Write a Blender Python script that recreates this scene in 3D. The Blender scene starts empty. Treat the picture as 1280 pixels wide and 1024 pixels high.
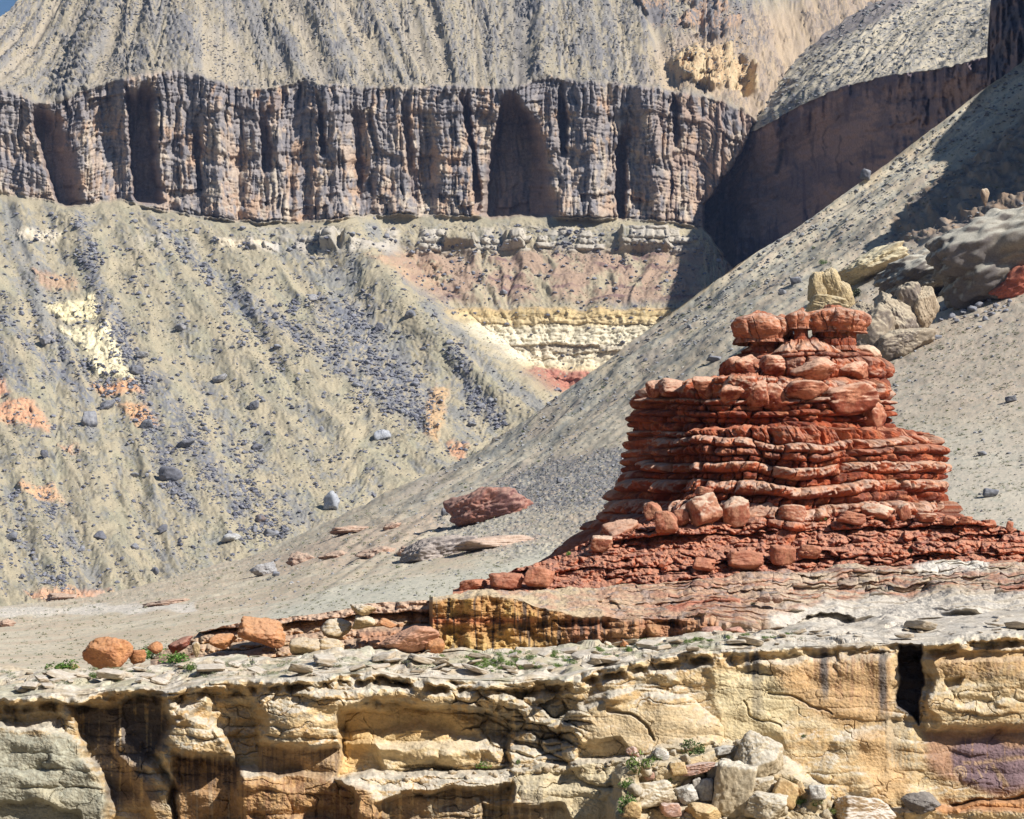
import bpy, math, random
import numpy as np
from mathutils import Vector

# ------------------------------------------------------------------ camera, sky, sun, exposure
SC = bpy.context.scene
COL = SC.collection
F = 2389.0                    # focal length in pixels of the 1280 x 1024 photograph
HOR = 760.0                   # row of the horizon
PITCH = math.atan((HOR - 512.0) / F)
CP, SP = math.cos(PITCH), math.sin(PITCH)
CZ = 30.0                     # eye height above the river
cam = bpy.data.cameras.new('camera')
cam.sensor_width = 36.0
cam.lens = F / 1280.0 * 36.0
cam.clip_start = 1.0
cam.clip_end = 20000.0
camo = bpy.data.objects.new('camera', cam)
COL.objects.link(camo)
camo.location = (0, 0, CZ)
camo.rotation_euler = (math.pi / 2 + PITCH, 0, 0)
SC.camera = camo

TOSUN = np.array((0.64, -0.44, 0.63)); TOSUN /= np.linalg.norm(TOSUN)
SUN_EL = math.asin(TOSUN[2]); SUN_ROT = math.atan2(TOSUN[0], TOSUN[1])
w = bpy.data.worlds.new('World'); SC.world = w; w.use_nodes = True
nt = w.node_tree
sky = nt.nodes.new('ShaderNodeTexSky'); sky.sky_type = 'NISHITA'; sky.sun_disc = False
sky.sun_elevation = SUN_EL; sky.sun_rotation = SUN_ROT
sky.altitude = 900; sky.air_density = 1.5; sky.dust_density = 0.3; sky.ozone_density = 7.0
bg = nt.nodes['Background']; bg.inputs['Strength'].default_value = 0.05
nt.links.new(sky.outputs[0], bg.inputs['Color'])
sl = bpy.data.lights.new('sun', 'SUN'); sl.energy = 5.0; sl.angle = math.radians(0.5); sl.color = (1.0, 0.97, 0.92)
so = bpy.data.objects.new('sun', sl); COL.objects.link(so)
so.rotation_euler = Vector(TOSUN.tolist()).to_track_quat('Z', 'Y').to_euler()
so.location = (400, -300, 500)
SC.view_settings.view_transform = 'Standard'; SC.view_settings.look = 'None'
SC.view_settings.exposure = 0.55; SC.view_settings.gamma = 1.0
SC.cycles.max_bounces = 5
SC.cycles.diffuse_bounces = 2

# ------------------------------------------------------------------ numeric helpers
f32 = np.float32
def ss(a, b, x):
    t = np.clip((x - a) / (b - a), 0, 1); return t * t * (3 - 2 * t)
def lerp(a, b, t): return a + (b - a) * t
def crv(pts):
    xs = [p[0] for p in pts]; ys = [p[1] for p in pts]
    return lambda x: np.interp(x, xs, ys)
_rs = np.random.RandomState(7)
_perm = np.tile(_rs.permutation(1024), 3).astype(np.int32)
_ga = _rs.rand(1024).astype(f32) * 2 * np.pi
_g2 = np.stack([np.cos(_ga), np.sin(_ga)], 1)
_g3 = _rs.randn(1024, 3).astype(f32); _g3 /= np.linalg.norm(_g3, axis=1)[:, None]
def h2(i, j, s=0):
    """hash of integers -> [0,1)"""
    i = np.asarray(i, np.int64); j = np.asarray(j, np.int64)
    n = (i * 374761393 + j * 668265263 + s * 1442695041) & 0xffffffff
    n = ((n ^ (n >> 13)) * 1274126177) & 0xffffffff
    return (((n ^ (n >> 16)) & 0xffffff) / 16777216.0).astype(f32)
def n2(x, y, s=0):
    x = np.asarray(x, f32) + s * 17.31; y = np.asarray(y, f32) + s * 9.73
    xi = np.floor(x).astype(np.int32); yi = np.floor(y).astype(np.int32)
    fx = x - xi; fy = y - yi
    u = fx * fx * fx * (fx * (fx * 6 - 15) + 10); v = fy * fy * fy * (fy * (fy * 6 - 15) + 10)
    def g(a, b):
        k = _perm[_perm[(xi + a) & 1023] + ((yi + b) & 1023)]
        q = _g2[k]; return q[..., 0] * (fx - a) + q[..., 1] * (fy - b)
    return 1.5 * lerp(lerp(g(0, 0), g(1, 0), u), lerp(g(0, 1), g(1, 1), u), v)
def n3(x, y, z, s=0):
    x = np.asarray(x, f32) + s * 17.31; y = np.asarray(y, f32) + s * 9.73; z = np.asarray(z, f32) + s * 5.17
    xi = np.floor(x).astype(np.int32); yi = np.floor(y).astype(np.int32); zi = np.floor(z).astype(np.int32)
    fx = x - xi; fy = y - yi; fz = z - zi
    u = fx * fx * (3 - 2 * fx); v = fy * fy * (3 - 2 * fy); t = fz * fz * (3 - 2 * fz)
    def g(a, b, c):
        k = _perm[_perm[_perm[(xi + a) & 1023] + ((yi + b) & 1023)] + ((zi + c) & 1023)]
        q = _g3[k]; return q[..., 0] * (fx - a) + q[..., 1] * (fy - b) + q[..., 2] * (fz - c)
    a = lerp(lerp(g(0, 0, 0), g(1, 0, 0), u), lerp(g(0, 1, 0), g(1, 1, 0), u), v)
    b = lerp(lerp(g(0, 0, 1), g(1, 0, 1), u), lerp(g(0, 1, 1), g(1, 1, 1), u), v)
    return 1.5 * lerp(a, b, t)
def fb2(x, y, o=4, s=0, gain=0.5, lac=2.03):
    r = 0; a = 1.0
    for i in range(o):
        r = r + a * n2(x, y, s + i * 3); x = x * lac; y = y * lac; a *= gain
    return r
def rg2(x, y, o=3, s=0, gain=0.5):
    r = 0; a = 1.0
    for i in range(o):
        r = r + a * (1 - 2.2 * np.abs(n2(x, y, s + i * 3))); x = x * 2.03; y = y * 2.03; a *= gain
    return r
def fb3(x, y, z, o=4, s=0, gain=0.5):
    r = 0; a = 1.0
    for i in range(o):
        r = r + a * n3(x, y, z, s + i * 3); x = x * 2.03; y = y * 2.03; z = z * 2.03; a *= gain
    return r
def vor2(x, y, s=0, jit=0.9):
    """F1, F2-F1 and a random value of the nearest cell"""
    xi = np.floor(x).astype(np.int64); yi = np.floor(y).astype(np.int64)
    f1 = np.full(np.shape(x), 9.0, f32); f2 = f1.copy(); rv = np.zeros(np.shape(x), f32)
    for a in (-1, 0, 1):
        for b in (-1, 0, 1):
            cx = xi + a; cy = yi + b
            dx = cx + 0.5 + jit * (h2(cx, cy, s) - 0.5) - x; dy = cy + 0.5 + jit * (h2(cx, cy, s + 5) - 0.5) - y
            d = np.sqrt(dx * dx + dy * dy).astype(f32)
            n = d < f1
            f2 = np.where(n, f1, np.minimum(f2, d)); rv = np.where(n, h2(cx, cy, s + 9), rv); f1 = np.where(n, d, f1)
    return f1, f2 - f1, rv
def poly(px, py, pts, soft):
    """soft mask of a polygon, 1 inside"""
    d = np.full(px.shape, 1e9, f32); ins = np.zeros(px.shape, bool)
    n = len(pts)
    for i in range(n):
        x0, y0 = pts[i]; x1, y1 = pts[(i + 1) % n]
        ex, ey = x1 - x0, y1 - y0
        t = np.clip(((px - x0) * ex + (py - y0) * ey) / (ex * ex + ey * ey + 1e-9), 0, 1)
        d = np.minimum(d, np.hypot(px - x0 - t * ex, py - y0 - t * ey))
        if y0 != y1:
            c = ((y0 > py) != (y1 > py)) & (px < (x1 - x0) * (py - y0) / (y1 - y0) + x0)
            ins ^= c
    return ss(-soft, soft, np.where(ins, d, -d))
def seg(px, py, pts, wd, soft=None):
    """mask of a polyline wd pixels half-wide"""
    d = np.full(px.shape, 1e9, f32)
    for (x0, y0), (x1, y1) in zip(pts[:-1], pts[1:]):
        ex, ey = x1 - x0, y1 - y0
        t = np.clip(((px - x0) * ex + (py - y0) * ey) / (ex * ex + ey * ey + 1e-9), 0, 1)
        d = np.minimum(d, np.hypot(px - x0 - t * ex, py - y0 - t * ey))
    s = soft if soft else wd
    return 1 - ss(wd - s * 0.5, wd + s * 0.5, d)
def ell(px, py, cx, cy, rx, ry, soft=0.3):
    d = np.hypot((px - cx) / rx, (py - cy) / ry); return 1 - ss(1 - soft, 1 + soft, d)
def dome(px, py, cx, cy, rx, ry, p=2.0):
    d = np.abs((px - cx) / rx) ** p + np.abs((py - cy) / ry) ** p
    return np.sqrt(np.clip(1 - d, 0, 1))
def C(*c): return np.array(c, f32)
def mixc(a, b, t): return a + (b - a) * np.asarray(t)[..., None]
def at(px, py, Y):
    b = (512.0 - np.asarray(py, np.float64)) / F; a = (np.asarray(px, np.float64) - 640.0) / F
    t = Y / (CP - b * SP)
    return np.stack([a * t, np.broadcast_to(np.asarray(Y, np.float64), np.shape(a * t)), (SP + b * CP) * t + CZ], -1)
def to_px(P):
    P = np.asarray(P, np.float64); x, y, z = P[..., 0], P[..., 1], P[..., 2] - CZ
    f = y * CP + z * SP; u = -y * SP + z * CP
    return 640 + F * x / f, 512 - F * u / f
def blocks(u, z, zb, wid, seed, pu=4.0, pv=2.4, wob=0.35):
    """masonry of rounded blocks: pillow height 0..1, random per block, layer index, position in the layer"""
    zb = np.asarray(zb, np.float64)
    k = np.clip(np.searchsorted(zb, z) - 1, 0, len(zb) - 2)
    v = np.clip((z - zb[k]) / (zb[k + 1] - zb[k]), 0, 1)
    W = np.asarray(wid, f32)[k % len(wid)] if np.ndim(wid) else np.full(u.shape, wid, f32)
    uu = u / W + h2(k, 3, seed) * 9 + wob * n2(u / W * 0.8, k * 7.7, seed)
    bi = np.floor(uu); fu = uu - bi
    e = 0.32 * (h2(bi, k, seed + 1) - 0.5)            # uneven joints
    fu = np.clip((fu - 0.5) * (1 + 0.15 * e) + 0.5, 0, 1)
    pil = (1 - np.abs(2 * fu - 1) ** pu) ** 0.6 * (1 - np.abs(2 * v - 1) ** pv) ** 0.6
    return pil.astype(f32), h2(bi, k, seed + 2), k, v.astype(f32), fu

# ------------------------------------------------------------------ materials and mesh helpers
def rock_mat(name, scale, bump=0.4, dist=0.1, vary=0.35, rough=0.95, tint=None):
    m = bpy.data.materials.new(name); m.use_nodes = True
    t = m.node_tree; N = t.nodes; L = t.links
    b = N['Principled BSDF']; b.inputs['Roughness'].default_value = rough
    b.inputs['Specular IOR Level'].default_value = 0.12
    a = N.new('ShaderNodeAttribute'); a.attribute_name = 'Col'
    tc = N.new('ShaderNodeTexCoord')
    n1 = N.new('ShaderNodeTexNoise'); n1.inputs['Scale'].default_value = scale; n1.inputs['Detail'].default_value = 6
    n1.inputs['Roughness'].default_value = 0.68
    L.new(tc.outputs['Object'], n1.inputs['Vector'])
    mr = N.new('ShaderNodeMapRange'); mr.inputs['From Min'].default_value = 0.3; mr.inputs['From Max'].default_value = 0.7
    mr.inputs['To Min'].default_value = 1 - vary; mr.inputs['To Max'].default_value = 1 + vary * 0.8
    L.new(n1.outputs['Fac'], mr.inputs['Value'])
    vm = N.new('ShaderNodeVectorMath'); vm.operation = 'SCALE'
    if tint is None: L.new(a.outputs['Color'], vm.inputs[0])
    else: vm.inputs[0].default_value = tint
    L.new(mr.outputs[0], vm.inputs['Scale'])
    L.new(vm.outputs[0], b.inputs['Base Color'])
    bp = N.new('ShaderNodeBump'); bp.inputs['Strength'].default_value = bump; bp.inputs['Distance'].default_value = dist
    n3_ = N.new('ShaderNodeTexNoise'); n3_.inputs['Scale'].default_value = scale * 1.7; n3_.inputs['Detail'].default_value = 5
    n3_.inputs['Roughness'].default_value = 0.7
    L.new(tc.outputs['Object'], n3_.inputs['Vector'])
    L.new(n3_.outputs['Fac'], bp.inputs['Height']); L.new(bp.outputs[0], b.inputs['Normal'])
    return m
M_FAR = rock_mat('far_rock', 0.45, 0.6, 1.6, 0.30)
M_SLOPE = rock_mat('slope_soil', 0.9, 0.35, 0.5, 0.28)
M_PLAIN = rock_mat('plain_soil', 2.2, 0.3, 0.15, 0.28)
M_MID = rock_mat('outcrop_rock', 1.7, 0.55, 0.3, 0.3)
M_BUTTE = rock_mat('red_sandstone', 2.0, 0.55, 0.22, 0.28)
M_NEAR = rock_mat('buff_sandstone', 3.0, 0.6, 0.13, 0.28)
M_STONE = rock_mat('boulder_stone', 2.2, 0.5, 0.08, 0.3)
M_FSTONE = rock_mat('far_boulder_stone', 0.9, 0.5, 0.3, 0.3)
M_LEAF = rock_mat('shrub_leaf', 5.0, 0.0, 0.01, 0.4, 0.8)

def mesh_np(name, V, Q, col, mat, parent=None, smooth=True, tri=False):
    n = 3 if tri else 4
    me = bpy.data.meshes.new(name)
    V = np.ascontiguousarray(V, f32).reshape(-1, 3); Q = np.ascontiguousarray(Q, np.int32).reshape(-1, n)
    me.vertices.add(len(V)); me.vertices.foreach_set('co', V.ravel())
    me.loops.add(Q.size); me.loops.foreach_set('vertex_index', Q.ravel())
    me.polygons.add(len(Q)); me.polygons.foreach_set('loop_start', np.arange(0, Q.size, n, dtype=np.int32))
    me.polygons.foreach_set('use_smooth', np.full(len(Q), smooth))
    me.update(calc_edges=True)
    ca = me.color_attributes.new('Col', 'FLOAT_COLOR', 'POINT')
    c = np.ones((len(V), 4), f32); c[:, :3] = np.clip(np.broadcast_to(col, (len(V), 3)) if np.ndim(col) == 1 else np.reshape(col, (-1, 3)), 0.004, 0.9)
    ca.data.foreach_set('color', c.ravel())
    me.materials.append(mat)
    o = bpy.data.objects.new(name, me); COL.objects.link(o)
    if parent: o.parent = parent
    return o
def quads(r, c, wrap=False):
    i = np.arange(r * c).reshape(r, c)
    if wrap: i = np.concatenate([i, i[:, :1]], 1)
    return np.stack([i[:-1, :-1], i[1:, :-1], i[1:, 1:], i[:-1, 1:]], -1).reshape(-1, 4)
def normals(P, wrap=False):
    if wrap: du = np.roll(P, -1, 1) - np.roll(P, 1, 1)
    else: du = np.gradient(P, axis=1)
    dv = np.gradient(P, axis=0)
    n = np.cross(dv, du); n /= np.linalg.norm(n, axis=-1, keepdims=True) + 1e-12
    return n
def face_cam(P, N):
    d = (N * (P - np.array((0, 0, CZ)))).sum(-1); return np.where(d[..., None] > 0, -N, N)
def arclen(P):
    d = np.linalg.norm(np.diff(P, axis=0), axis=-1); return np.concatenate([np.zeros((1, P.shape[1])), np.cumsum(d, 0)], 0)
class Sheet:
    """a terrain surface kept as a grid so that stones and plants can be set down on it"""
    def __init__(s, P):
        s.P = P; s.N = face_cam(P, normals(P)); s.px, s.py = to_px(P)
        s.cx = s.px.mean(0)
    def put(s, x, y):
        c = int(np.argmin(np.abs(s.cx - x)))
        lo, hi = max(0, c - 6), min(s.P.shape[1], c + 7)
        d = (s.px[:, lo:hi] - x) ** 2 + (s.py[:, lo:hi] - y) ** 2
        r, k = np.unravel_index(np.argmin(d), d.shape)
        return s.P[r, lo + k], s.N[r, lo + k]
def structure(o, kind='structure'): o['kind'] = kind; return o
def tag(o, label, cat, group=None):
    o['label'] = label; o['category'] = cat
    if group: o['group'] = group
    return o
def empty(name, loc=(0, 0, 0)):
    o = bpy.data.objects.new(name, None); COL.objects.link(o); o.location = loc; return o
# the canyon floor under and behind everything
_g = np.linspace(-1, 1, 41); _gx, _gy = np.meshgrid(_g, _g); _gP = np.stack([_gx * 3600, 900 - _gy * 3300, np.full(_gx.shape, 2.0)], -1)
structure(mesh_np('ground', _gP, quads(41, 41), C(.26, .22, .17), M_PLAIN))

# unseen far side of the canyon, added behind the viewer to block sky light
def unseen_bank():
    x = np.linspace(-3200, 3200, 260); v = np.linspace(0, 1, 90)[:, None]
    z = 2 + 430 * (.42 * ss(0, .55, v) + .35 * ss(.55, .62, v) + .23 * ss(.62, 1, v)) * (1 + .25 * n2(x / 700, 0, 1)); y = -430 - 520 * v ** 1.2 - .00002 * x * x
    X = x + 0 * v; h = 26 * fb2(X / 220, v * 4, 5, 2) + 14 * rg2(X / 90, v * 2, 3, 3)
    P = np.stack([X, y + h, z + 8 * fb2(X / 120, v * 6, 3, 4)], -1)
    structure(mesh_np('hill', P, quads(90, 260), mixc(C(.34, .28, .2), C(.24, .19, .15), ss(-.3, .3, fb2(X / 60, v * 20, 4, 5))), M_SLOPE))
unseen_bank()

# ------------------------------------------------------------------ far mountain side: hill, cliff band, talus slope (one surface, split in three)
TAN = C(.36, .308, .212); TAN2 = C(.285, .255, .185); GREYB = C(.19, .19, .20); DKG = C(.13, .125, .13)
ORG = C(.47, .27, .14); CREAM = C(.66, .55, .36); REDB = C(.40, .17, .11); OLIVE = C(.27, .26, .16)

def far_mountain():
    x = np.arange(-150, 1130, 1.3)
    n = len(x)
    ct = crv([(-150, 112), (0, 113), (30, 120), (50, 132), (75, 128), (110, 112), (150, 100), (215, 88), (260, 98), (300, 113), (332, 112), (380, 103), (480, 112), (560, 106), (600, 112),
              (640, 110), (680, 98), (760, 104), (830, 112), (900, 126), (945, 150), (1130, 190)])(x)
    cts = np.convolve(np.pad(ct, 12, 'edge'), np.ones(25) / 25, 'valid'); ct = ct + 3.5 * n2(x / 17, 0, 3) + 2.5 * n2(x / 6, 0, 4)
    cb = crv([(-150, 236), (0, 240), (60, 250), (80, 258), (150, 250), (200, 263), (260, 272), (330, 279), (400, 277), (470, 268), (540, 269), (610, 271), (660, 269), (760, 274),
              (830, 276), (880, 285), (910, 330), (1130, 350)])(x) + 2.5 * n2(x / 20, 0, 5) + 1.5 * n2(x / 6, 0, 6)
    top = crv([(-150, 95), (-60, 55), (0, 17), (26, -2), (60, -34), (200, -150), (300, -190), (1130, -190)])(x) + 1.5 * n2(x / 5, 1, 7)
    bot = crv([(-150, 810), (0, 800), (400, 735), (700, 570), (900, 415), (1130, 400)])(x)
    nu, nc, nl = 170, 150, 360
    py = np.concatenate([np.linspace(top, ct, nu, endpoint=False), np.linspace(ct, cb, nc, endpoint=False), np.linspace(cb, bot, nl)], 0)
    px = np.broadcast_to(x, py.shape).copy()
    tu = np.clip((cts - py) / 190.0, 0, 2)
    # distance
    Y = np.where(py < ct, 2010 + 420 * tu, 0.0)
    tcl = (py - ct) / (cb - ct)
    Y = np.where((py >= ct) & (py < cb), 2010 - 26 * tcl, Y)
    dcone = np.interp(py, [240, 300, 500, 740, 820], [1990, 1900, 1640, 1290, 1180]) - np.clip(600 - px, -60, 800) * 0.26 * np.clip((py - 265) / 475, 0, 1.2)
    drec = np.interp(py, [240, 275, 300, 322, 386, 391, 450, 466, 492, 560, 820], [1990, 1970, 1945, 1938, 1862, 1852, 1838, 1826, 1812, 1720, 1500])
    wv = 6 * n2(py / 30, px / 30, 12)
    xl = np.interp(py, [240, 300, 330, 380, 440, 490, 560], [440, 470, 500, 545, 625, 688, 780]) + wv
    mcone = 1 - ss(-22, 22, px - xl)
    wrap = lerp(drec, dcone - 25 * np.exp(-((px - xl + 40) / 45) ** 2), mcone)
    Y = np.where(py >= cb, np.minimum(wrap, 1984.0), Y)
    jl = np.interp(py, [100, 150, 200, 260, 285, 332, 420], [955, 947, 922, 879, 881, 913, 960]) + 3 * n2(py / 9, 3, 8)   # the side canyon cuts in here
    # the cliff: columns, alcoves, ledges
    wx = px + 5 * n2(px / 40, py / 60, 21) + 2 * n2(px / 12, py / 20, 22); wy = py - (ct + cb) / 2 + 6 * n2(px / 50, py / 30, 23)
    mc = ss(-7, 3, py - ct) * (1 - ss(-4, 4, py - cb))
    p1, r1, k1, v1, u1 = blocks(wx, wy + 5 * n2(px / 60, 7, 19), [-120, -58, 54, 66, 120], [26, 40, 22, 36], 31, 8, 12, .9)
    p2, r2, k2, v2, u2 = blocks(wx + 60, wy + 22 * n2(px / 22, py / 40, 24), [-130, -88, -46, 8, 50, 84, 140], [10, 14, 17, 12, 15], 41, 5, 9, .8)
    p3, r3, k3, v3, _ = blocks(wx + 30 + 2 * n2(px / 5, py / 16, 18), wy + 26 * n2(px / 9, py / 30, 17), [-140, -98, -66, -40, -12, 12, 38, 60, 90, 140], [4.5, 5.5, 4, 6, 5], 43, 4, 6, .8)
    col = 14 * (r1 - .5) + 1.2 * (p2 - .6) + 6 * (r2 - .5) + .6 * (p3 - .5) + 1.6 * (r3 - .5) - 1.6 * ss(.75, 1.0, rg2(px / 70, wy / 7 + .6 * n2(px / 40, py / 40, 12), 2, 11))
    col += 26 * n2(px / 75, py / 300, 25) + 14 * n2(px / 26, py / 160, 16) + 2.6 * rg2(wx / 14, wy / 90, 2, 26) + 1.1 * fb2(px / 6, py / 6, 3, 27)
    col += 6 * (1 - ss(-52, -46, wy)) * ss(-.2, .2, n2(px / 45, 6, 15)) + 5 * ss(40, 66, wy) + 7 * ss(58, 84, wy + 5 * n2(px / 14, 5, 14)) - 5 * ss(-4, 2, wy - 16 * n2(px / 40, 8, 13)) * (1 - ss(16, 24, wy))
    def alcove(pts, depth, ramp, grow=1.25):
        """pts: (py, left edge, right edge); deepest at the sharp left edge, a buttress flank on the right"""
        a = np.array(pts, float)
        l = np.interp(py, a[:, 0], a[:, 1]) + 2.5 * n2(py / 11, a[0, 1], 30) + 1.2 * n2(py / 4, 1, 30); r = np.interp(py, a[:, 0], a[:, 2]) + 5 * n2(py / 16, a[0, 1], 29) + 2 * n2(py / 5, 2, 30)
        s = (px - l) / np.maximum(r - l, 2)
        prof = ss(-.05, .1, s) * (1 - ss(1 - ramp, 1.06, s))
        fade = ss(a[0, 0] - 4, a[0, 0] + 34, py + 9 * n2(px / 9, 3, 28)) ** .6 * (1 - ss(a[-1, 0] - 2, a[-1, 0] + 9, py))
        return grow * depth * prof * fade
    alc = alcove([(128, 38, 70), (170, 44, 92), (215, 58, 104), (258, 72, 112)], 48, .75)
    alc += alcove([(108, 156, 196), (160, 160, 196), (215, 163, 200), (250, 168, 208)], 46, .35)
    alc += alcove([(128, 322, 338), (210, 328, 342)], 20, .4) + alcove([(120, 500, 512), (245, 512, 526)], 14, .5)
    alc += alcove([(116, 573, 590), (150, 580, 590), (200, 590, 598), (262, 592, 606)], 26, .5)
    alc += alcove([(118, 628, 648), (150, 622, 670), (190, 612, 688), (240, 606, 694), (272, 604, 700)], 62, .38)
    alc += alcove([(112, 697, 708), (190, 700, 712)], 22, .4) + alcove([(158, 778, 788), (190, 769, 786), (240, 768, 784), (272, 772, 784)], 34, .4)
    alc += alcove([(150, 240, 250), (235, 246, 256)], 12, .5) + alcove([(120, 395, 404), (190, 400, 410)], 14, .5) + alcove([(130, 440, 450), (230, 446, 458)], 13, .5) + alcove([(105, 838, 846), (180, 842, 852)], 12, .5)
    col -= 7 * ss(.86, 1., np.abs(2 * u1 - 1)) * ss(-.3, .2, n2(px / 30, py / 50, 13)) + 3.5 * ss(.82, 1., np.abs(2 * u2 - 1)) + 2.2 * ss(.75, 1.0, rg2(wx / 9, wy / 60, 2, 14))
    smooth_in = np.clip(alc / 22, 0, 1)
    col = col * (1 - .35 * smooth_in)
    Y = Y - (col * mc - alc * np.maximum(mc, 0) * 1.0)
    Y = Y + 420 * ss(-2, 5, px - jl) * ss(ct - 12, ct + 2, py)
    P = at(px, py, Y)
    N = face_cam(P, normals(P))
    # soft relief of the slopes: gullies along the fall line, benches, stones
    k_up = crv([(-150, -.5), (60, -.5), (150, -.42), (230, -.1), (300, .45), (400, .62), (520, .35), (600, .1), (660, -.02), (760, .3), (1130, .5)])
    x0 = np.arange(-400, 1500, 4.0)
    qu = np.empty_like(px); ql = np.empty_like(px)
    k_lo = crv([(-150, .55), (0, .5), (90, .42), (150, .62), (200, .85), (450, .85), (540, .62), (620, .12), (700, -.12), (880, -.4), (1130, -.5)])
    for i in range(0, nu): qu[i] = np.interp(x, np.maximum.accumulate(x0 + k_up(x0) * py[i].mean()), x0)
    for i in range(nu, nu + nc): qu[i] = x; 
    ql[:nu + nc] = x
    for i in range(nu + nc, len(py)): ql[i] = np.interp(x, np.maximum.accumulate(x0 + k_lo(x0) * (py[i].mean() - 268)), x0); qu[i] = x
    up = 1 - ss(-9, 0, py - ct); lo = ss(0, 16, py - cb)
    gul = rg2(qu / 46, py / 260, 3, 51)
    sp = arclen(P) / .82; sp = (sp - sp[nu + nc] ).astype(f32)              # distance along the slope, in the same units as px
    rib = n2(qu / 34 + .25 * n2(px / 30, sp / 60, 60), sp / 900, 56) + .5 * n2(qu / 15, sp / 500, 57)
    rock = ss(-.25, .35, fb2(px / 42, sp / 60, 4, 54) + .9 * rib)                        # patches of bedrock ledges
    hu = 6 * rib + 3 * n2(qu / 90, sp / 500, 51) + 1.5 * fb2(px / 26, sp / 30, 4, 53)
    tb_ = (P[..., 2] + 9 * n2(px / 70, sp / 90, 55)) / 13.0
    hu += 5 * rock * (ss(.0, .25, tb_ % 1) - (tb_ % 1)) + 2.2 * rock * fb2(px / 6, sp / 8, 2, 57)
    ter = rock - .3
    ribl = n2(ql / 40 + .25 * n2(px / 30, sp / 60, 60), sp / 900, 66) + .45 * n2(ql / 17, sp / 500, 67)
    hl = 3.6 * ribl * (.4 + .6 * mcone) + 3.5 * rg2(ql / 80 + .3 * n2(px / 70, sp / 90, 60), sp / 520, 2, 61) * (0.5 + .5 * mcone) + 1.3 * fb2(px / 26, sp / 30, 5, 63) + .8 * fb2(px / 5, sp / 5, 2, 64)
    rr = ss(.1, .5, fb2(px / 24, sp / 30, 4, 65))                           # rough bouldery ground
    hl += rr * 1.3 * fb2(px / 4.2, sp / 5, 2, 66)
    bl = (1 - mcone) * ss(300, 330, py) * (1 - ss(375, 386, py))
    hl += bl * (4.0 * rg2(ql / 60 + .4 * n2(px / 40, sp / 50, 58), sp / 300, 2, 67) + 2.2 * (np.abs(((py + 5 * n2(px / 40, py / 30, 68)) / 13.0) % 1 - .5) * 2 - .5))
    # rock ledges below the cliff and the pale cliff band in the recess
    lm = ss(283, 290, py) * (1 - ss(312, 322, py)) * ss(.0, .3, n2(px / 55, 4, 69) + .25) * ss(150, 220, px) * (1 - ss(850, 880, px))
    pb, rb, kb, vb, _ = blocks(px + 4 * n2(px / 9, py / 9, 70), py + 4 * n2(px / 60, py / 30, 71), [270, 288, 297, 305, 314, 330], [14, 22, 12, 17, 12], 72, 4, 3)
    lm *= ss(.25, .5, rb + .3 * n2(px / 20, py / 20, 73))
    cm = (1 - mcone) * ss(384, 390, py) * (1 - ss(488, 496, py))
    pc, rc, kc, vc, _ = blocks(px + 5 * n2(px / 12, py / 6, 74), py + 3.5 * n2(px / 45, py / 16, 75) + 1.2 * n2(px / 9, py / 5, 76), [380, 389, 398, 406, 418, 429, 433, 441, 452, 462, 476, 500],
                               [30, 42, 26, 60, 44, 30, 70, 40, 34, 26, 20], 77, 5, 3)
    for (bx, by, bw, bh) in ((805, 303, 30, 22), (412, 303, 9, 18), (435, 304, 6, 13), (642, 302, 12, 14), (575, 303, 18, 10)):
        hl += 11 * poly(px + 2 * n2(px / 5, py / 5, 78), py, [(bx - bw, by - bh / 2), (bx + bw, by - bh / 2), (bx + bw, by + bh / 2), (bx - bw, by + bh / 2)], 3)
    crm = poly(px + 4 * n2(px / 9, py / 9, 11), py + 4 * n2(px / 10, py / 9, 10), [(838, 74), (866, 60), (905, 62), (942, 84), (946, 116), (890, 112), (852, 100)], 4)
    pu_, ru_, ku_, vu_, _ = blocks(px + 3 * n2(px / 9, py / 9, 9), py + 3 * n2(px / 20, py / 12, 8), [40, 66, 78, 92, 104, 130], [16, 22, 13, 19], 9, 4, 4)
    P[..., 1] -= (crm * (18 * (ru_ - .4) + 8 * (pu_ - .5) + 12) - 30 * crm * ss(908, 914, px) * (1 - ss(935, 944, px)))
    crn = poly(px + 5 * n2(px / 9, py / 9, 6), py + 5 * n2(px / 10, py / 9, 5), [(772, -60), (880, -60), (905, 0), (925, 30), (905, 52), (862, 44), (822, 30), (790, 8)], 5) * ss(-.35, .0, n2(px / 24, py / 16, 4))
    P[..., 1] -= crn * (20 * (ru_ - .4) + 8 * (pu_ - .5) + 9)
    tow = lm * (5 * (pb - .3) + 6 * (rb - .4)) + cm * (1.6 * (pc - .5) + 7 * (h2(kc, 1, 79) - .5) + 2.5 * (rc - .5) + 1.2 * fb2(px / 8, py / 4, 3, 80))
    P = P + N * (hu * up + hl * lo)[..., None]
    P[..., 1] -= tow * lo
    # ---- colours of the ground itself
    g1 = fb2(px / 35, sp / 40, 4, 81); g2 = fb2(px / 6, sp / 8, 3, 82); g3 = fb2(qu / 10, sp / 160, 3, 83); g4 = fb2(ql / 11, sp / 160, 3, 84)
    c = mixc(TAN, TAN2, ss(-.4, .5, g1 + .3 * g2))
    c = mixc(c, C(.30, .255, .185), up * .75)
    c = mixc(c, C(.235, .22, .205), up * .85 * ss(-.35, .35, g3 + .6 * g2 + .5 * g1))
    c = mixc(c, C(.165, .16, .165), up * rock * ss(-.3, .3, g2 + .6 * g3) * .85)
    c = mixc(c, C(.37, .31, .23), up * .7 * (1 - rock) * ss(.15, .6, -rib + .3 * g2))
    c = mixc(c, C(.20, .19, .19), up * seg(px, py, [(655, -30), (648, 30), (650, 92)], 14, 24) * .5 + up * seg(px, py, [(250, -20), (340, 60), (420, 90)], 10, 30) * .3)
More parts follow.
